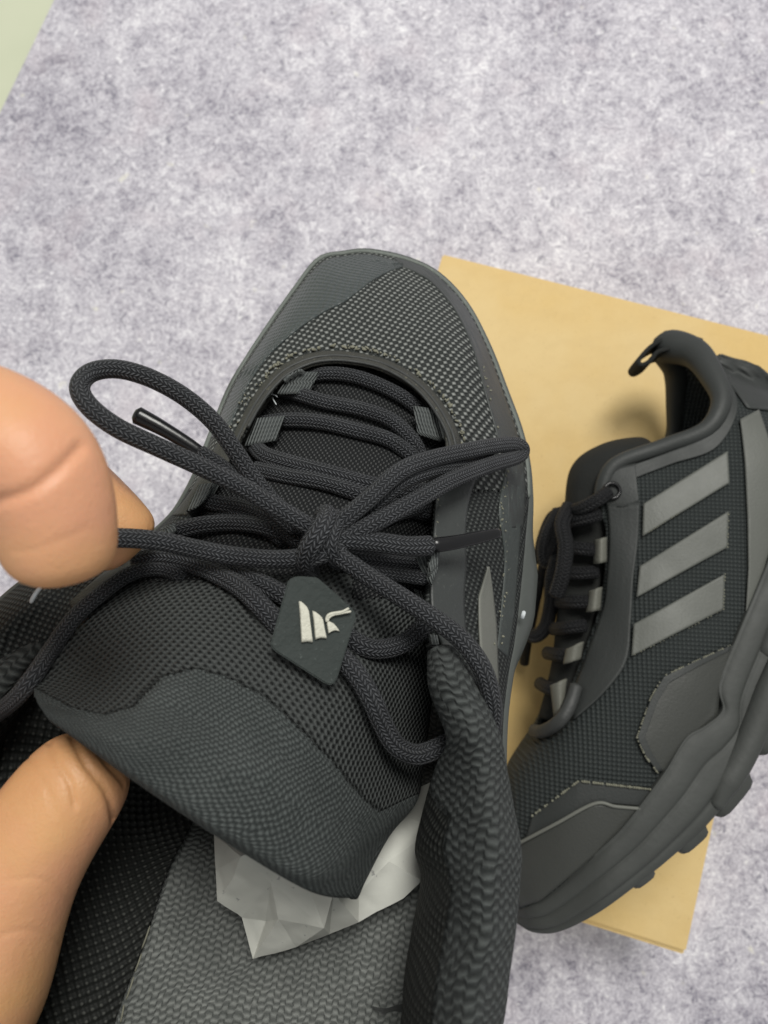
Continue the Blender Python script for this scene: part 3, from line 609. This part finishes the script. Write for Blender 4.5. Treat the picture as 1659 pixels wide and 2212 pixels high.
# tails
strand([(690, 1172, .1890), (750, 1166, .1895), (820, 1172, .1915), (880, 1180, .1935), (938, 1178, .1965)], 'tail', .0033, .0024, LD)
strand([(690, 1180, .1900), (740, 1208, .1875), (800, 1248, .1850), (870, 1292, .1830), (940, 1338, .1810), (1000, 1385, .1800), (1042, 1445, .1800), (1062, 1510, .1815), (1064, 1555, .1840), (1056, 1590, .1880)], 'tail', .0030, .0025, LD)
strand([(640, 1150, .1960), (560, 1075, .1960), (490, 1015, .1945), (425, 972, .1925)], 'tail', .0024, .0020, LD)
tube('aglet', C(np.array([(440, 982, .1928), (400, 955, .1920), (350, 925, .1912), (312, 905, .1908), (290, 894, .1905)], float)), M['aglet'], lace, .0019, .0014, taper=[.8, .9, 1, 1.15, 1.25])
tube('aglet', C(np.array([(930, 1179, .1962), (980, 1172, .1985), (1030, 1162, .2020), (1082, 1150, .2060)], float)), M['aglet'], lace, .0018, .0014, taper=[1.15, 1.05, .95, .75])
# frayed white fibres at the first loop, the right loop and the left edge
for pts in ([(588, 858), (592, 866), (597, 874)], [(600, 858), (590, 852), (582, 853)], [(958, 968), (962, 976), (960, 985)], [(952, 985), (958, 980), (966, 976)]):
    tube('loose_fibre', LP([(x, y, 5 + i) for i, (x, y) in enumerate(pts)]), M['fray'], near, .00022, .0002, n=8, seg=5)
tube('loose_fibre', C(np.array([(88, 1268, .176), (75, 1285, .174), (66, 1302, .175)], float)), M['fray'], near, .0005, .0004, n=10, seg=6)

# ---- tongue tag with the bar mark
tagq = [(622, 1253), (640, 1245), (684, 1248), (700, 1262), (752, 1308), (766, 1322), (767, 1336), (727, 1466), (718, 1480), (703, 1478), (592, 1406), (583, 1395), (586, 1382)]
def tagp(x, y, up=0.0): return np.array([x, y, .1735 + (x - 675) * 3.0e-5 + (y - 1365) * (-2.4e-5) + 9e-8 * (x - 675) ** 2 - up])
n_tag = np.cross(C(tagp(720, 1365)) - C(tagp(630, 1365)), C(tagp(675, 1320)) - C(tagp(675, 1410))); n_tag /= np.linalg.norm(n_tag)
tag = prism('logo_tag', [C(tagp(x, y)) for x, y in tagq], n_tag, .0009, M['tag'], near, .0003)
def z3(l): return [(576 + x * .1323, 1234 + y * .1323) for x, y in l]
def puff(name, poly, h):
    P = [Vector(C(tagp(x, y, .0008))) for x, y in poly]; nrm = Vector(n_tag); cen_ = sum(P, Vector()) / len(P)
    bm = bmesh.new(); rings = []
    for k_, hh in ((1.0, 0), (.975, .6), (.91, .92), (.79, 1.0)):
        rings.append([bm.verts.new(cen_ + (p_ - cen_) * k_ + nrm * (h * hh)) for p_ in P])
    for a_, b_ in zip(rings, rings[1:]):
        for i in range(len(P)): bm.faces.new((a_[i], a_[(i + 1) % len(P)], b_[(i + 1) % len(P)], b_[i]))
    bm.faces.new(rings[-1]); bmesh.ops.recalc_face_normals(bm, faces=bm.faces)
    me = bpy.data.meshes.new(name); bm.to_mesh(me); bm.free(); me.polygons.foreach_set('use_smooth', [True] * len(me.polygons)); return link(name, me, M['logo'], tag)
puff('logo_bar', z3([(525, 490), (560, 492), (600, 525), (650, 575), (685, 640), (700, 760), (725, 950), (750, 1165), (660, 1150), (565, 1165), (555, 1000), (540, 700)]), .0008)
puff('logo_bar', z3([(745, 645), (790, 660), (850, 705), (895, 750), (920, 800), (945, 950), (978, 1100), (880, 1090), (790, 1118), (775, 950), (760, 780)]), .0008)
puff('logo_bar', z3([(975, 815), (1020, 818), (1085, 850), (1140, 910), (1190, 985), (1120, 968), (1060, 985), (1000, 1022), (985, 900)]), .0007)
tube('loose_thread', [C(tagp(x, y, .0013 + i * .0002)) for i, (x, y) in enumerate(z3([(985, 830), (980, 770), (1010, 715), (1090, 685), (1230, 662), (1345, 605)]))], M['logo'], tag, .00035, .0003, n=30, seg=6)
tube('loose_thread', [C(tagp(x, y, .0013 + i * .0002)) for i, (x, y) in enumerate(z3([(1000, 830), (1010, 770), (1080, 715), (1200, 690), (1380, 655)]))], M['logo'], tag, .0003, .0003, n=30, seg=6)

# ================================================================== CRUMPLED PAPER inside
PO = [(430, 1700), (462, 1800), (466, 1870), (470, 1945), (520, 1980), (535, 2030), (546, 2072), (590, 2062), (640, 2045), (710, 2018), (775, 1992), (830, 1965), (872, 1940), (910, 1902), (935, 1800), (930, 1700), (700, 1660), (560, 1660)]
def paper():
    root = thing('packing_paper', 'crumpled white tissue paper stuffed inside the held shoe under the tongue', 'paper', tuple(C([690, 1900, .2])))
    # folded facets: (x, y, distance)
    v = dict(a=(440, 1690, .222), b=(462, 1800, .200), c=(466, 1880, .196), d=(470, 1945, .1945), e=(522, 1982, .1960), f=(546, 2072, .1975), g=(640, 2045, .1960), h=(712, 2018, .1935),
             i=(775, 1992, .1935), j=(872, 1940, .1955), k=(912, 1902, .1965), l=(935, 1790, .206), m=(930, 1690, .222), n=(600, 1820, .1875), o=(585, 1905, .1880), p=(602, 1985, .1905), q=(574, 1990, .1960), r=(520, 1850, .1860), s=(502, 1900, .1900),
             t=(660, 1900, .1865), u=(720, 1930, .1835), v=(700, 2005, .1880), w=(775, 1930, .1925), x=(840, 1860, .1930), y=(700, 1780, .198), z=(560, 1740, .205), A=(820, 1740, .206))
    F_ = ['abz', 'brz', 'rnz', 'bcr', 'csr', 'cds', 'dos', 'sor', 'ron', 'deo', 'eqo', 'efq', 'qpo', 'fpq', 'fgp', 'gvp', 'pvo', 'tov', 'not', 'tvu', 'ghv', 'huv', 'hiu', 'iwu', 'uwt', 'tyn', 'nyz', 'twy', 'wxy', 'ijw', 'jxw', 'jkx', 'klx', 'lAx', 'xAy', 'lmA', 'Azy']
    keys = list(v); idx = {c_: i for i, c_ in enumerate(keys)}
    bm = bmesh.new(); vv = [bm.verts.new(C(v[c_])) for c_ in keys]
    for t_ in F_:
        try: bm.faces.new([vv[idx[c_]] for c_ in t_])
        except ValueError: pass
    for f_ in bm.faces:
        f_.normal_update()
        if f_.normal.dot(Vector((0, 0, CAM_Z)) - f_.calc_center_median()) < 0: f_.normal_flip()
    for e_ in bm.edges: e_.smooth = False
    bmesh.ops.subdivide_edges(bm, edges=bm.edges[:], cuts=9, use_grid_fill=True, smooth=0)
    for f_ in bm.faces: f_.smooth = True
    import mathutils
    nf = mathutils.noise.noise
    for q_ in bm.verts:
        c_ = q_.co; w_ = c_ + Vector((nf(c_ * 70), nf(c_ * 70 + Vector((5, 0, 0))), nf(c_ * 70 + Vector((0, 5, 0))))) * .004
        r_ = abs(nf(w_ * 85)) * .0011 + abs(nf(w_ * 200 + Vector((9, 2, 4)))) * .0004 + nf(c_ * 45) * .0010
        q_.co = c_ + Vector((0, 0, 1)) * (r_ - .0005)
    me = bpy.data.meshes.new('sheet'); bm.to_mesh(me); bm.free()
    o = link('sheet', me, M['paper'], root); so = o.modifiers.new('thickness', 'SOLIDIFY'); so.thickness = .0003
paper()

# ================================================================== FAR SHOE, lying on its side on the box
far = thing('trail_shoe', 'black trail shoe lying on its side on the kraft box, three grey stripes showing', 'shoe', tuple(C(CZ([(1400, 1450, BOX_H)]))[0]), 'pair of black trail shoes')
def WZ(p): return C(CZ([(p[0], p[1], BOX_H + p[2])]))[0]
LAT = [  # midsole upper edge / throat and collar edge, h = height above the box
 ((1112, 1962, .051), (1152, 1592, .051)), ((1140, 1960, .074), (1166, 1586, .058)), ((1210, 1918, .086), (1186, 1572, .066)), ((1284, 1851, .092), (1212, 1535, .071)),
 ((1384, 1747, .095), (1240, 1462, .074)), ((1450, 1650, .095), (1265, 1395, .076)), ((1520, 1560, .094), (1295, 1310, .077)), ((1562, 1480, .092), (1305, 1230, .078)),
 ((1600, 1371, .089), (1308, 1150, .078)), ((1640, 1260, .087), (1298, 1085, .077)), ((1672, 1170, .085), (1325, 1008, .079)), ((1700, 1090, .083), (1430, 966, .081)), ((1722, 1020, .080), (1525, 928, .084)),
 ((1740, 960, .074), (1558, 868, .083)), ((1750, 920, .066), (1538, 812, .075)), ((1754, 895, .056), (1500, 764, .063))]
ring_o, ring_i = [], []
for a_, b_ in LAT: ring_o.append(WZ(a_)); ring_i.append(WZ(b_))
hz = BOX_H + .051
ring_o.append(WZ((1754, 890, .048))); ring_i.append(WZ((1445, 752, .051)))
for a_, b_ in reversed(LAT[1:]):
    p_ = WZ(a_); p_[2] = 2 * hz - p_[2]; ring_o.append(p_); q_ = WZ(b_); q_[2] = 2 * hz - q_[2]; ring_i.append(q_)
nF = 420
Of, If = cr(np.array(ring_o), nF, True), cr(np.array(ring_i), nF, True)
Of = np.concatenate([Of, Of[:1]]); If = np.concatenate([If, If[:1]])
up_s = WZ((1105, 1700, .051)) - WZ((1330, 1945, .051)); up_s /= np.linalg.norm(up_s)
tt = np.linspace(0, 1, 40)[:, None, None]
FG = Of[None] * (1 - tt) + If[None] * tt
ctr = hz; side = np.clip((Of[:, 2] - hz) / .045, -1, 1)
toe = np.exp(-((Of - WZ((1112, 1962, .051))) ** 2).sum(1) / .07 ** 2)
sinb = np.sin(np.pi * tt ** .8)
FG[..., 2] += (sinb[..., 0] * side[None] * .007)
FG += sinb * (toe * .017)[None, :, None] * up_s[None, None]
def to_px(Wd):
    inv = np.linalg.inv(CMn); p_ = np.concatenate([Wd, np.ones(Wd.shape[:-1] + (1,))], -1) @ inv.T
    d = -p_[..., 2]; return np.stack([p_[..., 0] / d * F + PW / 2, -p_[..., 1] / d * F + PH / 2, d], -1)
ZF = ZBuf(); gp = to_px(FG); ZF.add(gp); ZF.fill()
fin = FG.reshape(-1, 3).mean(0)
axf = WZ((1108, 1960, .05)) - WZ((1750, 890, .05)); axf /= np.linalg.norm(axf); axu = np.cross(axf, [0, 0, 1]); 
fuv = np.stack([FG @ axf, FG @ axu], -1)
M['far_mesh'] = dots_mat('far_mesh', 0.0026, 0.0026, (.017, .021, .021), (.040, .046, .045), 0.0004, R(15))
M['far_film'] = film_mat('far_film', (.028, .031, .030), 0.55)
M['far_guard'] = film_mat('far_guard', (.040, .042, .038), 0.5)
M['far_rubber'] = film_mat('far_rubber', (.042, .045, .042), 0.62, 300, 0.0002, 0.45)
M['far_stripe'] = film_mat('far_stripe', (.105, .109, .098), 0.5)
mesh_grid('upper', FG, M['far_mesh'], far, 0.004, uv=fuv, toward=fin)
# padded collar edge
ce = np.concatenate([If[110:310]])
tube('collar', ce, M['far_film'], far, .0046, .0044, n=160, seg=14, taper=[.8, .8, .85, 1.0, 1.4, 1.95, 1.4, 1.0, .85, .8, .8])
# tongue
TF = [[(1205, 1560, .070), (1172, 1552, .062), (1165, 1548, .050), (1205, 1560, .030)],
      [(1250, 1450, .071), (1205, 1432, .064), (1195, 1428, .050), (1250, 1450, .030)],
      [(1290, 1300, .072), (1222, 1280, .066), (1212, 1275, .050), (1290, 1300, .030)],
      [(1305, 1160, .073), (1236, 1135, .066), (1222, 1130, .050), (1300, 1160, .030)],
      [(1310, 1060, .075), (1252, 1020, .068), (1236, 1015, .050), (1310, 1060, .028)],
      [(1350, 1005, .074), (1310, 972, .068), (1300, 962, .050), (1350, 1005, .028)],
      [(1420, 975, .070), (1400, 955, .064), (1385, 945, .050), (1420, 975, .032)],
      [(1430, 985, .066), (1422, 975, .060), (1415, 968, .050), (1430, 985, .036)]]
tf = np.array([[WZ(p_) for p_ in r_] for r_ in TF]); tfg = cr(np.stack([cr(r_, 30) for r_ in tf]), 80)
M['far_pad'] = film_mat('far_pad', (.020, .021, .020), 0.8, 900, .0003, .15)
mesh_grid('tongue', tfg, M['far_pad'], far, .006, toward=fin)
# midsole: sections along the shoe
SEC = [((1112, 1962, .058), (1112, 1990)), ((1140, 1958, .074), (1152, 2012)), ((1180, 1938, .082), (1210, 2010)), ((1284, 1851, .094), (1295, 1968)), ((1340, 1800, .097), (1400, 1890)), ((1384, 1747, .098), (1455, 1845)), ((1440, 1672, .098), (1515, 1792)),
       ((1485, 1600, .097), (1570, 1730)), ((1528, 1572, .096), (1605, 1680)), ((1564, 1536, .095), (1632, 1620)), ((1558, 1478, .094), (1660, 1540)), ((1602, 1365, .092), (1712, 1410)), ((1650, 1250, .090), (1765, 1270)), ((1700, 1120, .087), (1800, 1120)), ((1742, 985, .080), (1815, 990)), ((1757, 900, .062), (1812, 900))]
secs = []
for (mx, my, h), (bx_, by_) in SEC:
    u_ = WZ((mx, my, h)); l_ = WZ((bx_, by_, h - .004)); zu = u_[2]; zm = 2 * hz - zu
    def pt(f, z): q_ = u_ * (1 - f) + l_ * f; return np.array([q_[0], q_[1], z])
    w_ = zu - hz
    secs.append([pt(-.06, zu - .004), pt(0, zu + .0005), pt(.16, zu + .0018), pt(.34, zu + .0016), pt(.39, zu + .0007), pt(.44, zu + .0014), pt(.64, zu + .0020), pt(.72, zu + .0014), pt(.77, zu - .0004), pt(.84, zu - .0002), pt(.96, zu - .0015), pt(1.0, zu - .008),
                 pt(1.0, hz), pt(1.0, zm + .008), pt(.9, zm), pt(.5, zm - .0005), pt(.1, zm), pt(-.06, zm + .004), pt(-.06, hz)])
sg = cr(np.array(secs), 200); sg = cr(sg.transpose(1, 0, 2), 90, True).transpose(1, 0, 2)
msl = mesh_grid('midsole', sg, M['far_rubber'], far, 0, closed_u=True, toward=sg.reshape(-1, 3).mean(0))
for rr in (0, -1):       # close the two ends
    rgv = sg[rr]; me = bpy.data.meshes.new('end_cap'); me.from_pydata(rgv.tolist(), [], [tuple(range(len(rgv)))]); link('midsole_end', me, M['far_rubber'], msl)
# tread lugs along the lower edge: each a rounded block
def lug(x0, y0, x1, y1, out, zc, wz, name='tread_lug', back=.006):
    a_ = WZ((x0, y0, .09)); b_ = WZ((x1, y1, .09)); a_[2] = b_[2] = 0; d = b_ - a_; L_ = np.linalg.norm(d); d /= L_; n_ = np.array([-d[1], d[0], 0])
    if n_ @ up_s > 0: n_ = -n_
    m4 = Matrix(((d[0], n_[0], 0, a_[0]), (d[1], n_[1], 0, a_[1]), (0, 0, 1, zc), (0, 0, 0, 1)))
    bm = bmesh.new(); bmesh.ops.create_cube(bm, size=2); bmesh.ops.subdivide_edges(bm, edges=bm.edges[:], cuts=5, use_grid_fill=True)
    hx, hy, hh = L_ / 2, (out + back) / 2, wz / 2
    for q_ in bm.verts:
        v_ = q_.co; n5_ = (abs(v_.x) ** 5 + abs(v_.y) ** 5 + abs(v_.z) ** 5) ** .2; v_ = v_ / n5_
        q_.co = m4 @ Vector((hx + v_.x * hx, (out - back) / 2 + v_.y * hy, v_.z * hh))
    me = bpy.data.meshes.new(name); bm.to_mesh(me); bm.free(); me.polygons.foreach_set('use_smooth', [True] * len(me.polygons))
    return link(name, me, M['far_rubber'], far)
LG = [(1362, 1916, 1414, 1876, .0022), (1460, 1840, 1526, 1782, .0032), (1540, 1762, 1618, 1668, .0042), (1636, 1632, 1676, 1535, .0040), (1700, 1450, 1730, 1370, .004), (1752, 1310, 1778, 1235, .004), (1785, 1180, 1802, 1110, .003)]
for (x0, y0, x1, y1, out) in LG:
    lug(x0, y0, x1, y1, out, hz + .0315, .0265, 'tread_lug', .016); lug(x0, y0, x1, y1, out * .8, hz - .030, .020); lug(x0, y0, x1, y1, out * .6, hz + .002, .018)
# long tubular ridge on the midsole side
rg_ = [(1545, 1745), (1562, 1700), (1590, 1655), (1618, 1600), (1640, 1545), (1662, 1490), (1690, 1420)]
tube('midsole_ridge', np.array([WZ((x, y, .0965)) for x, y in rg_]), M['far_rubber'], far, .0055, .0040, n=60, seg=14, taper=[.5, 1, 1, 1, 1, .8])
# overlays: stripes, heel panel, guards, toe cap, eyestay
def fq(name, e1, e2, mat, lift=.0012, nu=40, nv=14, smooth=False, th=.0009): return strip(name, e1, e2, ZF, mat, far, lift, th, nu, nv, smooth=smooth)
fq('stripe', [(1390, 1088), (1572, 974)], [(1388, 1158), (1576, 1043)], M['far_stripe'], .0020)
fq('stripe', [(1382, 1223), (1574, 1104)], [(1375, 1290), (1572, 1182)], M['far_stripe'], .0020)
fq('stripe', [(1369, 1348), (1566, 1240)], [(1364, 1417), (1563, 1316)], M['far_stripe'], .0020)
fq('heel_panel', [(1600, 905), (1610, 1000), (1616, 1120), (1618, 1230), (1612, 1340)], [(1640, 884), (1672, 980), (1690, 1060), (1672, 1160), (1640, 1262)], M['far_stripe'], .0020)
fq('heel_counter', [(1520, 775), (1580, 830), (1615, 880), (1640, 880)], [(1560, 765), (1640, 790), (1700, 840), (1735, 900)], M['far_film'], .0018)
fq('collar_panel', [(1345, 1012), (1440, 978), (1530, 940), (1572, 880), (1560, 820)], [(1352, 1040), (1450, 1002), (1545, 968), (1592, 890), (1580, 815)], M['far_film'], .0014, smooth=True)
fq('eyestay', [(1312, 1090), (1316, 1160), (1312, 1240), (1303, 1310), (1272, 1398), (1246, 1468), (1222, 1530)], [(1382, 1085), (1378, 1170), (1368, 1250), (1362, 1345), (1352, 1430), (1300, 1500), (1240, 1552)], M['far_film'], .0016, smooth=True)
fq('eyelet_patch', [(1298, 1040), (1330, 1012), (1372, 1000)], [(1312, 1092), (1345, 1096), (1380, 1084)], M['far_film'], .0020, smooth=True)
fq('side_guard', [(1581, 1394), (1500, 1434), (1436, 1468), (1410, 1513), (1382, 1592), (1400, 1632), (1425, 1666)], [(1588, 1398), (1574, 1440), (1556, 1490), (1550, 1546), (1512, 1580), (1478, 1606), (1440, 1668)], M['far_guard'], .0016)
fq('guard_edge', [(1581, 1394), (1500, 1430), (1434, 1462), (1406, 1510), (1377, 1594), (1396, 1634), (1422, 1668)], [(1578, 1404), (1504, 1442), (1446, 1474), (1420, 1516), (1393, 1592), (1410, 1630), (1432, 1664)], M['far_film'], .0026)
fq('toe_cap', [(1090, 1838), (1128, 1818), (1284, 1736), (1386, 1747)], [(1118, 1960), (1165, 1948), (1290, 1846), (1384, 1750)], M['far_guard'], .0022)
fq('toe_band', [(1150, 1762), (1250, 1687), (1414, 1706)], [(1136, 1812), (1284, 1734), (1392, 1742)], M['far_film'], .0014)
e_ = [(1100, 1834), (1128, 1818), (1200, 1780), (1284, 1736), (1330, 1742), (1386, 1747)]
tube('toe_cap_edge', C(np.array([(x, y, float(ZF(x, y)) - .0028) for x, y in e_])), M['silver'], far, .0007, .0006, n=60, seg=8)
def fbeads(line, n, sz=.0006, skip=.25):
    L = lin(np.array(line, float), n); bm = bmesh.new()
    for p_ in L:
        if random.random() < skip: continue
        w = Vector(C([p_[0], p_[1], float(ZF(p_[0], p_[1])) - .0022])); s_ = sz * random.uniform(.7, 1.2)
        bmesh.ops.create_icosphere(bm, subdivisions=1, radius=s_, matrix=Matrix.Translation(w))
    me = bpy.data.meshes.new('stitching'); bm.to_mesh(me); bm.free(); o = link('stitching', me, M['pale_thread'], far); o['kind'] = 'stuff'
fbeads([(1150, 1762), (1250, 1687), (1414, 1706)], 60)
fbeads([(1581, 1393), (1500, 1429), (1433, 1461), (1405, 1509), (1376, 1594), (1395, 1635), (1421, 1669)], 90, .0005, .35)
fbeads([(1388, 1158), (1480, 1100)], 20, .0003, .5); fbeads([(1563, 1316), (1480, 1362), (1364, 1417)], 30, .0003, .4); fbeads([(1574, 1104), (1572, 1182)], 12, .0004, .3); fbeads([(1566, 1240), (1563, 1316)], 12, .0004, .3)
tube('throat_rim', C(np.array([(1246, 1478, float(ZF(1250, 1484)) - .002), (1228, 1530, float(ZF(1236, 1534)) - .003), (1204, 1562, float(ZF(1212, 1566)) - .004), (1172, 1580, float(ZF(1176, 1588)) - .003), (1150, 1578, float(ZF(1156, 1592)) - .001)])), M['outsole'], far, .0030, .0022, n=60, seg=10)
# eyelet ring
ey = C([1322, 1060, float(ZF(1322, 1060)) - .0035]); an = np.linspace(0, 2 * np.pi, 20)
tube('eyelet', np.array([ey + .0035 * (math.cos(t_) * axf + math.sin(t_) * axu) for t_ in an]), M['aglet'], far, .0009, .0009, n=40, seg=8)
# webbing loops and laces
M['far_web'] = film_mat('far_web', (.13, .13, .11), 0.6, 900, .0003)
for qd in ([(1284, 1166), (1312, 1160), (1312, 1214), (1282, 1218)], [(1272, 1276), (1302, 1268), (1298, 1318), (1266, 1322)], [(1222, 1402), (1262, 1386), (1256, 1424), (1216, 1434)], [(1188, 1480), (1226, 1466), (1222, 1510), (1196, 1548)]):
    q_ = np.array(qd, float); u = np.linspace(0, 1, 10)[None, :, None]; v = np.linspace(0, 1, 8)[:, None, None]
    g_ = (q_[0] * (1 - u) + q_[1] * u) * (1 - v) + (q_[3] * (1 - u) + q_[2] * u) * v
    wz = np.array([[WZ((p_[0], p_[1], .079 + .004 * math.sin(math.pi * j / 9) + .002 * j / 9)) for j, p_ in enumerate(r_)] for r_ in g_])
    mesh_grid('lace_loop', wz, M['far_web'], far, .001)
M['far_lace'] = cord_mat('far_lace', (.003, .003, .004), (.014, .015, .017)); M['far_lace'].node_tree.nodes['Principled BSDF'].inputs['Sheen Weight'].default_value = 0
fl0 = None
for pts, r_ in ([[(1318, 1060, .084), (1290, 1080, .086), (1255, 1098, .082), (1225, 1105, .07), (1210, 1108, .055)], .003],
            [[(1300, 1110, .082), (1260, 1120, .08), (1225, 1128, .072), (1205, 1135, .055)], .003],
            [[(1300, 1190, .078), (1255, 1185, .077), (1222, 1180, .068), (1205, 1178, .052)], .003],
            [[(1295, 1235, .078), (1250, 1238, .076), (1215, 1235, .066), (1200, 1232, .052)], .003],
            [[(1290, 1300, .078), (1245, 1300, .076), (1212, 1300, .066), (1198, 1298, .052)], .003],
            [[(1270, 1350, .077), (1232, 1355, .075), (1205, 1358, .066), (1192, 1358, .052)], .003],
            [[(1245, 1415, .076), (1212, 1415, .072), (1190, 1412, .062), (1180, 1410, .05)], .003],
            [[(1220, 1495, .072), (1190, 1488, .068), (1172, 1480, .058), (1165, 1475, .048)], .003],
            [[(1232, 1090, .074), (1215, 1130, .08), (1222, 1180, .084), (1215, 1240, .084), (1200, 1290, .08)], .0034],
            [[(1210, 1100, .064), (1185, 1150, .066), (1175, 1190, .062), (1182, 1215, .06), (1200, 1180, .066), (1212, 1130, .07)], .0032],
            [[(1215, 1110, .062), (1192, 1120, .055), (1172, 1170, .05), (1168, 1210, .05), (1185, 1180, .056), (1205, 1140, .062)], .003],
            [[(1205, 1200, .07), (1192, 1250, .066), (1190, 1300, .06), (1180, 1350, .054), (1162, 1372, .05), (1145, 1372, .046), (1138, 1355, .042)], .0032],
            [[(1180, 1200, .055), (1165, 1260, .045), (1150, 1330, .035), (1138, 1390, .025), (1132, 1435, .012)], .0024]):
    o = tube('strand' if fl0 else 'shoelace', np.array([WZ(p_) for p_ in pts]), M['far_lace'], fl0 or far, r_ * 1.05, r_ * .85)
    if fl0 is None: fl0 = o
# heel pull loop
pl = [(1505, 748, .050), (1470, 738, .050), (1435, 742, .050), (1402, 756, .050), (1380, 776, .050), (1370, 792, .050), (1378, 799, .051), (1396, 789, .052), (1410, 772, .053), (1436, 764, .053)]
P_ = cr(np.array([WZ(p_) for p_ in pl]), 60); Gp = np.stack([P_ + np.array([0, 0, .008]), P_ - np.array([0, 0, .008])], 1)
mesh_grid('pull_loop', cr(Gp.transpose(1, 0, 2), 8).transpose(1, 0, 2), M['far_pad'], far, .0020, offset=0)

# ================================================================== THE HAND
def hand():
    J = {  # picture x, y, distance, radius
     'arm': (-1250, 3500, .24, .036), 'wrist': (-640, 2500, .20, .027), 'palm': (-440, 1800, .185, .026),
     'im': (-340, 1130, .158, .0140), 'ip': (-190, 885, .134, .0122), 'ic': (-50, 905, .1275, .0118), 'id': (70, 975, .1235, .0116), 'ie': (112, 1060, .1250, .0110), 'ib': (124, 1165, .1270, .0106), 'it': (142, 1262, .1295, .0092),
     'mm': (-400, 1180, .182, .0130), 'mp': (-200, 880, .186, .0115), 'md': (55, 968, .184, .0116), 'mb': (172, 1078, .186, .0116), 'mt': (262, 1162, .1885, .0110), 'mu': (298, 1196, .1905, .0092),
     'rm': (-450, 1260, .205, .0130), 'rp': (-330, 960, .225, .0105), 'rd': (-180, 1020, .240, .0095), 'rt': (-120, 1140, .240, .0080),
     'pm': (-470, 1360, .225, .0120), 'pp': (-400, 1120, .250, .0093), 'pd': (-290, 1140, .262, .0084), 'pt': (-230, 1220, .262, .0072),
     'tc': (-330, 2330, .178, .023), 'tm': (-70, 2180, .166, .0188), 'tk': (-10, 2000, .1660, .0155), 'ti': (45, 1860, .1665, .0142), 'tb': (140, 1720, .1685, .0135), 'tt': (240, 1600, .1715, .0110)}
    # one overlapping chain per ray of the hand, then fused into a single skin
    W_ = lambda dx, dy, dd, r: (-560 + dx, 2150 + dy, .192 + dd, r)
    CH = [[(-1250, 3500, .24, .036), (-800, 2750, .21, .031), (-600, 2300, .195, .028), (-520, 1950, .190, .026)],
          [W_(40, 0, -.006, .019), (-400, 1600, .170, .0175)] + [J[k_] for k_ in ('im', 'ip', 'ic', 'id', 'ie', 'ib', 'it')],
          [W_(10, 0, 0, .019), (-440, 1620, .186, .0180)] + [J[k_] for k_ in ('mm', 'mp', 'md', 'mb', 'mt', 'mu')],
          [W_(-20, 0, .006, .018), (-480, 1680, .203, .0175)] + [J[k_] for k_ in ('rm', 'rp', 'rd', 'rt')],
          [W_(-40, 0, .012, .017), (-510, 1740, .220, .0165)] + [J[k_] for k_ in ('pm', 'pp', 'pd', 'pt')],
          [W_(0, 200, -.004, .022)] + [J[k_] for k_ in ('tc', 'tm', 'tk', 'ti', 'tb', 'tt')],
          [J['tc'], (-330, 1900, .178, .019), (-360, 1500, .170, .0160)]]
    root_loc = C(np.array(J['wrist'][:3])); V, E_, RD, roots = [], [], [], []
    for ch in CH:
        roots.append(len(V))
        for n_, p_ in enumerate(ch):
            if n_: E_.append((len(V) - 1, len(V)))
            V.append(C(np.array(p_[:3])) - root_loc); RD.append(p_[3])
    me = bpy.data.meshes.new('hand'); me.from_pydata([tuple(v_) for v_ in V], E_, [])
    o = bpy.data.objects.new('hand', me); scene.collection.objects.link(o); o.location = root_loc
    sk = o.modifiers.new('skin', 'SKIN'); sk.use_smooth_shade = True
    for i, r_ in enumerate(RD):
        sv = me.skin_vertices[0].data[i]; sv.radius = (r_, r_); sv.use_root = i in roots
    sb = o.modifiers.new('subdivision', 'SUBSURF'); sb.levels = 3; sb.render_levels = 3
    rm_ = o.modifiers.new('fuse', 'REMESH'); rm_.mode = 'VOXEL'; rm_.voxel_size = .0007
    sm_ = o.modifiers.new('relax', 'SMOOTH'); sm_.factor = .5; sm_.iterations = 30
    # bake, then press the finger creases into the one mesh
    bpy.context.view_layer.update(); dg = bpy.context.evaluated_depsgraph_get(); me2 = bpy.data.meshes.new_from_object(o.evaluated_get(dg))
    o.modifiers.clear(); o.data = me2; me2.materials.clear(); me2.materials.append(M['skin'])
    n_ = len(me2.vertices); co = np.zeros(n_ * 3); me2.vertices.foreach_get('co', co); co = co.reshape(-1, 3)
    no = np.zeros(n_ * 3); me2.vertices.foreach_get('normal', no); no = no.reshape(-1, 3); px = to_px(co + root_loc)
    def crease(line, width, dep, dmax):
        L = cr(np.array(line, float), 40); dd = np.min(np.hypot(px[:, None, 0] - L[None, :, 0], px[:, None, 1] - L[None, :, 1]), 1)
        f = np.exp(-(dd / width) ** 2) * (px[:, 2] < dmax) * dep; return f
    f = crease([(-20, 1088), (60, 1062), (120, 1020), (172, 968)], 14, .0008, .130)
    f += crease([(30, 1190), (100, 1180), (190, 1140)], 8, .00012, .132)
    for ln, w_, d_ in (([(96, 1580), (120, 1640), (150, 1690), (162, 1740)], 6, .0007), ([(150, 1580), (185, 1650), (230, 1710), (250, 1780)], 7, .0009), ([(190, 1580), (225, 1640), (275, 1700), (285, 1740)], 6, .0007), ([(60, 1640), (100, 1700), (120, 1760)], 5, .00025),
                       ([(20, 1900), (90, 1900), (150, 1940)], 6, .0002), ([(0, 2020), (70, 2010), (140, 2040)], 6, .0002), ([(230, 1600), (270, 1660), (300, 1690)], 4, .0004)):
        f += crease(ln, w_, d_, .1685)
    co -= no * f[:, None]; me2.vertices.foreach_set('co', co.ravel()); me2.polygons.foreach_set('use_smooth', [True] * len(me2.polygons)); me2.update()
    o['label'] = 'hand pinching a black lace, thumb pushed under the tongue of the held shoe'; o['category'] = 'hand'
hand()
